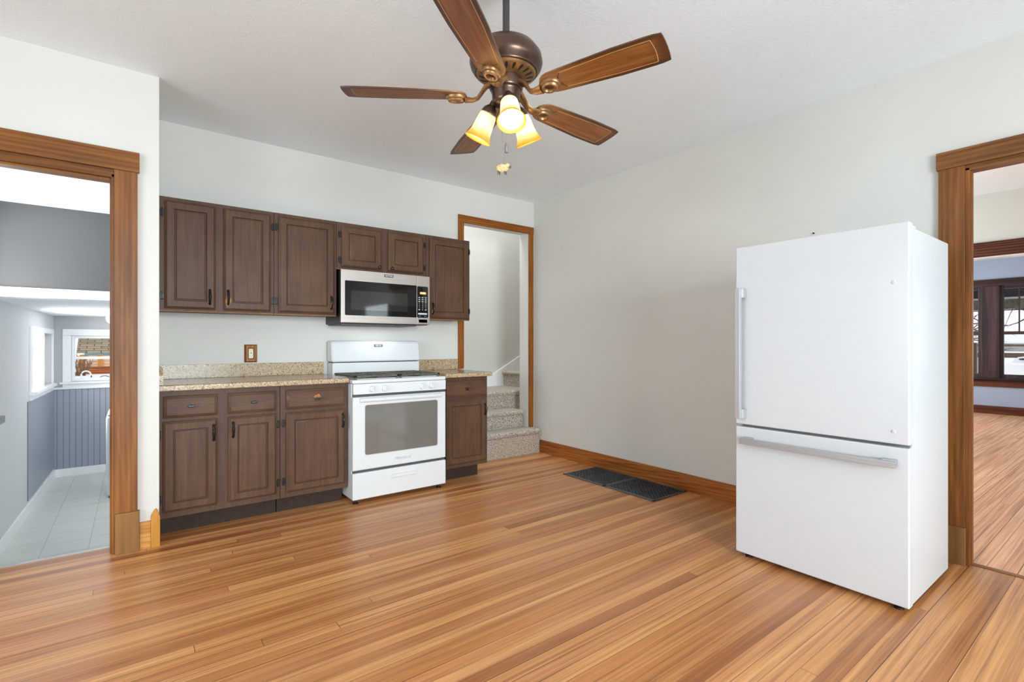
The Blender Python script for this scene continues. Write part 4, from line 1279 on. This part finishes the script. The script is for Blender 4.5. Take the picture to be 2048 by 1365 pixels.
b = B(); st_ = 0
box(b, 0.0, 0.14, 4.25, 5.08, 0.612, 0.663, 0.004)
for v in b.verts: v.co.x += xl(v.co.y)
tag(obj('wall_ledge', b, plain('dark_grey_ledge', S(74, 74, 72), 0.3, var=0.2, scale=60), base=(xl(4.7), 4.7, 0.64)), 'dark grey ledge end on the laundry wall at the left picture edge', 'ledge')
t = thing('ceiling_light', 'small clear globe light on the low laundry ceiling', 'ceiling light', (-0.195, 7.0, 1.535))
b = B(); lathe(b, [(0.0, 1.5345), (0.045, 1.5345), (0.045, 1.520), (0.03, 1.508), (0.0, 1.508)], (-0.195, 7.0, 0), 20, caps=False); obj('base', b, m_white_trim, t)
b = B(); ellipsoid(b, (-0.195, 7.0, 1.455), 0.05, 0.05, 0.056); obj('globe', b, plain('frosted_globe', S(222, 228, 232), 0.1, var=0.02), t)

# ------------------------------------------------------------------ outside the laundry end window
m_snow = plain('snow', S(244, 246, 250), 0.7, var=0.02, scale=3)
bm = B(); prism(bm, [(8.7, -0.7), (8.7, 0.30), (10.2, 0.50), (11.5, 0.585), (14, 0.56), (26, 0.4), (26, -0.7)], 'x', -14, 10)
struct(obj('ground_north', bm, m_snow))
t = thing('garden_shed', 'teal shed with brown shingle roof seen through the laundry end window', 'shed', (1.4, 19, 0.4))
obj('wall', bx(-1.06, 4.0, 17.6, 20.4, 0.40, 1.02), plain('teal_siding', S(148, 196, 202), 0.6, var=0.05), t)
Ms = NT('brown_shingles'); br = Ms.t.nodes.new('ShaderNodeTexBrick'); Ms.put(br.inputs['Vector'], Ms.coord()); br.inputs['Scale'].default_value = 1.0
br.inputs['Brick Width'].default_value = 0.3; br.inputs['Row Height'].default_value = 0.09; br.inputs['Mortar Size'].default_value = 0.012
br.inputs['Color1'].default_value = S(150, 134, 112); br.inputs['Color2'].default_value = S(176, 160, 136); br.inputs['Mortar'].default_value = S(98, 86, 72); Ms.base(br.outputs[0]); Ms.set(Roughness=0.9)
b = B(); prism(b, [(17.35, 0.985), (19.0, 2.0), (20.65, 0.985), (20.65, 0.93), (19.0, 1.93), (17.35, 0.93)], 'x', -1.2, 4.2); obj('roof', b, Ms.m, t)
t = thing('board_fence', 'pale tan board fence in front of the teal shed', 'fence', (0.4, 15, 0.5))
b = B(); box(b, -1.03, 2.5, 15.0, 15.03, 0.50, 0.905); obj('boards', b, wood('pale_fence_board', S(214, 178, 138), S(236, 206, 170), S(244, 222, 194), 0, 0.4, 0.8), t)
for px in (-0.98, -0.66, 0.6, 1.6):
    obj('post', bx(px, px + 0.09, 14.93, 15.0, 0.5, 0.93), m_pine_z, t)
b = bx(-0.86, 2.4, 13.0, 13.35, 0.45, 0.715, bev=0.02)
tag(obj('wood_planter', b, wood('rust_brown_timber', S(128, 62, 26), S(176, 96, 46), S(206, 132, 76), 0, 0.6, 0.8), base=(0.7, 13.1, 0.45)), 'rust brown timber planter in front of the tan fence', 'planter')


def shrub(name, label, cat, base, h, n, seed, mat, spread=0.35, leaf=0.0):
    rnd = random.Random(seed); t = thing(name, label, cat, base)
    b = B()
    for i in range(n):
        a = rnd.random() * 2 * PI; p = Vector(base) + Vector((math.cos(a) * 0.05, math.sin(a) * 0.05, 0)); pts = [p.copy()]
        d = Vector((math.cos(a) * spread * rnd.random(), math.sin(a) * spread * rnd.random(), 1.0)).normalized()
        L = h * (0.6 + 0.4 * rnd.random())
        for k in range(4):
            p = p + d * L / 4; d = (d + Vector((rnd.uniform(-.3, .3), rnd.uniform(-.3, .3), rnd.uniform(-.1, .2)))).normalized(); pts.append(p.copy())
        tube(b, pts, [0.012, 0.01, 0.007, 0.005, 0.003], 5)
        for k in (2, 3):
            q = pts[k]; e = Vector((rnd.uniform(-1, 1), rnd.uniform(-1, 1), 0.6)).normalized() * L * 0.3
            tube(b, [q, q + e * 0.5 + Vector((0, 0, 0.02)), q + e], [0.006, 0.004, 0.002], 4)
    obj('stems', b, mat, t)
    return t


m_twig = plain('dry_brown_twigs', S(150, 112, 80), 0.9, var=0.2)
shrub('dry_shrub', 'dry brown shrub at the left side of the laundry end window', 'shrub', (-0.80, 12.4, 0.5), 0.55, 26, 3, m_twig, 0.5)
t = thing('iron_scroll_railing', 'black iron scroll ornament outside the laundry end window', 'railing', (-0.36, 10.2, 0.49))
b = B()
for cx_, s in ((-0.36, 1), (-0.12, 1), (0.15, 1)):
    pts = []
    for i in range(36):
        a = PI - s * i * 0.26; r = 0.10 - 0.0022 * i
        pts.append((cx_ + r * math.cos(a), 10.2, 0.585 + r * math.sin(a)))
    tube(b, pts, 0.006, 6)
tube(b, [(-0.55, 10.2, 0.5), (0.4, 10.2, 0.5)], 0.007, 6)
obj('scrolls', b, m_iron, t)
b = B(); lathe(b, [(0.007, 0.40), (0.007, 0.68)], (-0.53, 10.2, 0), 8); obj('post', b, m_iron, t)
t = thing('garden_chair', 'white curved garden chair back beside the dry shrub outside', 'chair', (-0.62, 11.0, 0.45))
b = B(); pts = [(-0.70 + 0.0, 11.0, 0.5)]
for i in range(13):
    a = PI - PI * i / 12; pts.append((-0.64 + 0.06 * math.cos(a), 11.0, 0.66 + 0.06 * math.sin(a)))
pts.append((-0.58, 11.0, 0.5)); tube(b, pts, 0.012, 8); obj('back_hoop', b, m_white_trim, t)
b = bx(-0.72, -0.56, 10.84, 11.02, 0.57, 0.585, bev=0.004); obj('seat', b, m_white_trim, t)

# ================================================================== EAST ROOMS (through the right doorway)
struct(obj('ceiling_dining', bx(XR + 0.07, 7.08, -2.6, 3.3, H, H + 0.1), m_ceil))
struct(obj('wall_dining_far', slab_holes('x', 7.06, 7.2, -2.6, 3.3, 0, H + 0.1, [(-1.6, 2.2, -1, 2.09)]), m_wall))
struct(obj('wall_dining_left', slab_holes('y', 3.2, 3.3, XR + 0.07, 7.06, 0, H + 0.1, [(4.35, 6.45, 0.75, 2.35)]), m_wall))
struct(obj('wall_dining_right', bx(XR + 0.07, 7.06, -2.6, -2.5, 0, H + 0.1), m_wall))
d4 = sgroup('door_4', (7.05, 0.9, 0), 'dark stained cased opening between dining and living rooms')
obj('head_casing', bx(7.03, 7.06, -1.75, 2.33, 2.085, 2.235, bev=0.004), m_darkwood_y, d4)
obj('head_jamb', bx(7.055, 7.205, -1.6, 2.2, 2.072, 2.09, bev=0.002), m_white_trim, d4)
obj('side_casing', bx(7.03, 7.06, 2.2, 2.32, 0, 2.085, bev=0.004), m_darkwood_z, d4)
struct(obj('ceiling_living', bx(7.2, 11.7, -2.6, 3.4, H, H + 0.1), m_ceil))
WIN = [(1.905, 2.72), (0.87, 1.69)]
struct(obj('wall_living_far', slab_holes('x', 11.5, 11.65, -2.6, 3.4, 0, H + 0.1, [(1.905, 2.72, 0.60, 2.15), (0.87, 1.69, 0.60, 2.15), (-0.2, 0.64, 0.60, 2.15)]), m_wall_blue))
struct(obj('wall_living_left', slab_holes('y', 3.3, 3.4, 7.2, 11.5, 0, H + 0.1, [(8.4, 10.8, 0.7, 2.3)]), m_wall_blue))
struct(obj('wall_living_right', bx(7.2, 11.5, -2.6, -2.5, 0, H + 0.1), m_wall_blue))
b = bx(11.475, 11.5, -2.5, 3.3, 0, 0.135, bev=0.004); struct(obj('baseboard_living', b, m_darkwood_y), 'brown baseboard under the living room windows')
struct(obj('trim_9', bx(11.47, 11.5, -0.35, 2.85, 2.15, 2.265, bev=0.004), m_dark_brown), 'dark head casing running over all living room windows')
struct(obj('trim_10', bx(11.42, 11.5, -0.4, 2.9, 0.575, 0.602, bev=0.004), m_dark_brown), 'dark window stool under the living room windows')
struct(obj('trim_11', bx(11.475, 11.5, -0.35, 2.85, 0.46, 0.575, bev=0.004), m_darkwood_y), 'mahogany apron board under the living room windows')
for i, (a, c) in enumerate([(1.69, 1.905), (0.64, 0.87), (2.72, 2.85), (-0.35, -0.2)]):
    struct(obj('trim_%d' % (12 + i), bx(11.475, 11.5, a, c, 0.602, 2.15, bev=0.004), m_darkwood_z), 'dark mullion board between living room windows')
for i, (a, c) in enumerate([(1.905, 2.72), (0.87, 1.69), (-0.2, 0.64)]):
    sash_window('window_%d' % (7 + i), 'x', 11.5, a, c, 0.602, 2.15, m_darkwood_z, cas=0, face=-1, rail=1.36, muntin=(4, 2), depth=0.07, stile=0.052,
                label=['dark framed living room window at the doorway jamb', 'dark framed living room window at the right picture edge', 'dark framed living room window beyond the picture edge'][i])

# outside the living room
bm = B(); prism(bm, [(11.66, -0.7), (11.66, -0.5), (13.8, -0.35), (20, 0.52), (26, 0.66), (60, 0.8), (60, -0.7)], 'y', -30, 30)
struct(obj('ground_east', bm, m_snow))
m_porch = plain('dark_porch_wood', S(46, 44, 42), 0.7)
t = thing('porch', 'dark porch roof edge seen at the top of the living room windows', 'porch', (13.2, 1.2, -0.5))
obj('beam', bx(13.6, 13.75, -6, 8, 2.09, 2.52), m_porch, t)
obj('roof_deck', bx(11.66, 13.9, -6, 8, 2.5, 2.56), m_porch, t)
obj('fascia_strip', bx(13.54, 13.6, -6, 8, 2.055, 2.09), m_white_trim, t, label='pale strip under the dark beam')
obj('band', bx(13.62, 13.66, -6, 8, 1.86, 2.056), plain('olive_band', S(124, 122, 100), 0.8, var=0.35, scale=9), t, label='mottled olive valance')  # olive board standing in for the foliage band under the beam
obj('post', bx(13.6, 13.72, 2.335, 2.43, -0.5, 1.2), plain('weathered_post', S(120, 96, 66), 0.8), t)
t = thing('rail_fence', 'dark brown wooden fence in the snowy yard outside the living room', 'fence', (26, 2, 0.66))
mfw = plain('dark_fence_wood', S(92, 68, 54), 0.8, var=0.15)
b = B(); box(b, 26, 26.05, -12, 12, 1.08, 1.15); box(b, 26, 26.05, -12, 12, 0.60, 0.84); obj('rails', b, mfw, t)
for i in range(9): obj('post', bx(25.95, 26.07, -10 + 2.5 * i, -9.85 + 2.5 * i, 0.5, 1.12), mfw, t)
t = thing('snow_mound', 'small rounded snow mound in front of the dark brown yard fence', 'snow mound', (22.5, 2.72, 0.56))
b = B(); prism(b, [(2.45, 0.54), (2.48, 0.64), (2.58, 0.74), (2.72, 0.775), (2.88, 0.75), (2.97, 0.66), (3.0, 0.54)], 'x', 22.3, 22.8)
bmesh.ops.bevel(b, geom=b.edges[:], offset=0.03, segments=2, affect='EDGES'); obj('snow_cap', b, m_snow, t)
b = B(); ellipsoid(b, (22.29, 2.74, 0.69), 0.03, 0.09, 0.03); obj('dark_hollow', b, m_dark, t)
t = thing('neighbour_house', 'low pale grey house far across the snowy yard', 'house', (44, 6, 0.75))
obj('wall', bx(42, 50, -4, 20, 0.6, 1.35), plain('pale_grey_siding', S(196, 192, 186), 0.8, var=0.1, scale=2), t)
b = B(); prism(b, [(41.4, 1.3), (46, 2.0), (50.6, 1.3), (50.6, 1.2), (46, 1.9), (41.4, 1.2)], 'y', -4.5, 20.5); obj('roof', b, plain('snowy_roof', S(236, 238, 242), 0.8), t)


def bare_tree(label, base, h, seed):
    rnd = random.Random(seed); t = thing('bare_tree', label, 'tree', base, 'bare winter trees outside the living room')
    m = plain('bark_%d' % seed, S(112, 88, 66), 0.9, var=0.2)
    b = B(); tube(b, [base, Vector(base) + Vector((0.05, 0.1, h * 0.5)), Vector(base) + Vector((0, 0.0, h))], [0.16, 0.12, 0.05], 8); obj('trunk', b, m, t)
    b = B()
    for i in range(46):
        z = h * (0.14 + 0.8 * rnd.random()); p = Vector(base) + Vector((0, 0, z)); a = rnd.random() * 2 * PI
        d = Vector((math.cos(a) * 0.5, math.sin(a), 0.28 * rnd.uniform(-0.6, 1.2))).normalized(); L = h * 0.5 * (0.5 + rnd.random() * 0.6); pts = [p.copy()]
        for k in range(5):
            p = p + d * L / 5; d = (d + Vector((rnd.uniform(-.25, .25), rnd.uniform(-.25, .25), rnd.uniform(-.25, .2)))).normalized(); pts.append(p.copy())
            if k in (1, 2, 3):
                e = (d + Vector((rnd.uniform(-.8, .8), rnd.uniform(-.8, .8), rnd.uniform(-.7, .5)))).normalized() * L * 0.3
                tube(b, [p, p + e * 0.5, p + e + Vector((0, 0, -0.05))], [0.016, 0.01, 0.004], 4)
        tube(b, pts, [0.035, 0.028, 0.022, 0.016, 0.01, 0.005], 5)
    obj('branches', b, m, t)


bare_tree('bare tree with low branches in the right living room window view', (20.5, 2.2, 0.5), 5.0, 11)
bare_tree('bare tree behind the post in the left living room window view', (32.0, 5.7, 0.65), 4.2, 23)

for o in bpy.data.objects:
    if '_b' in o: del o['_b']
bpy.context.view_layer.update()
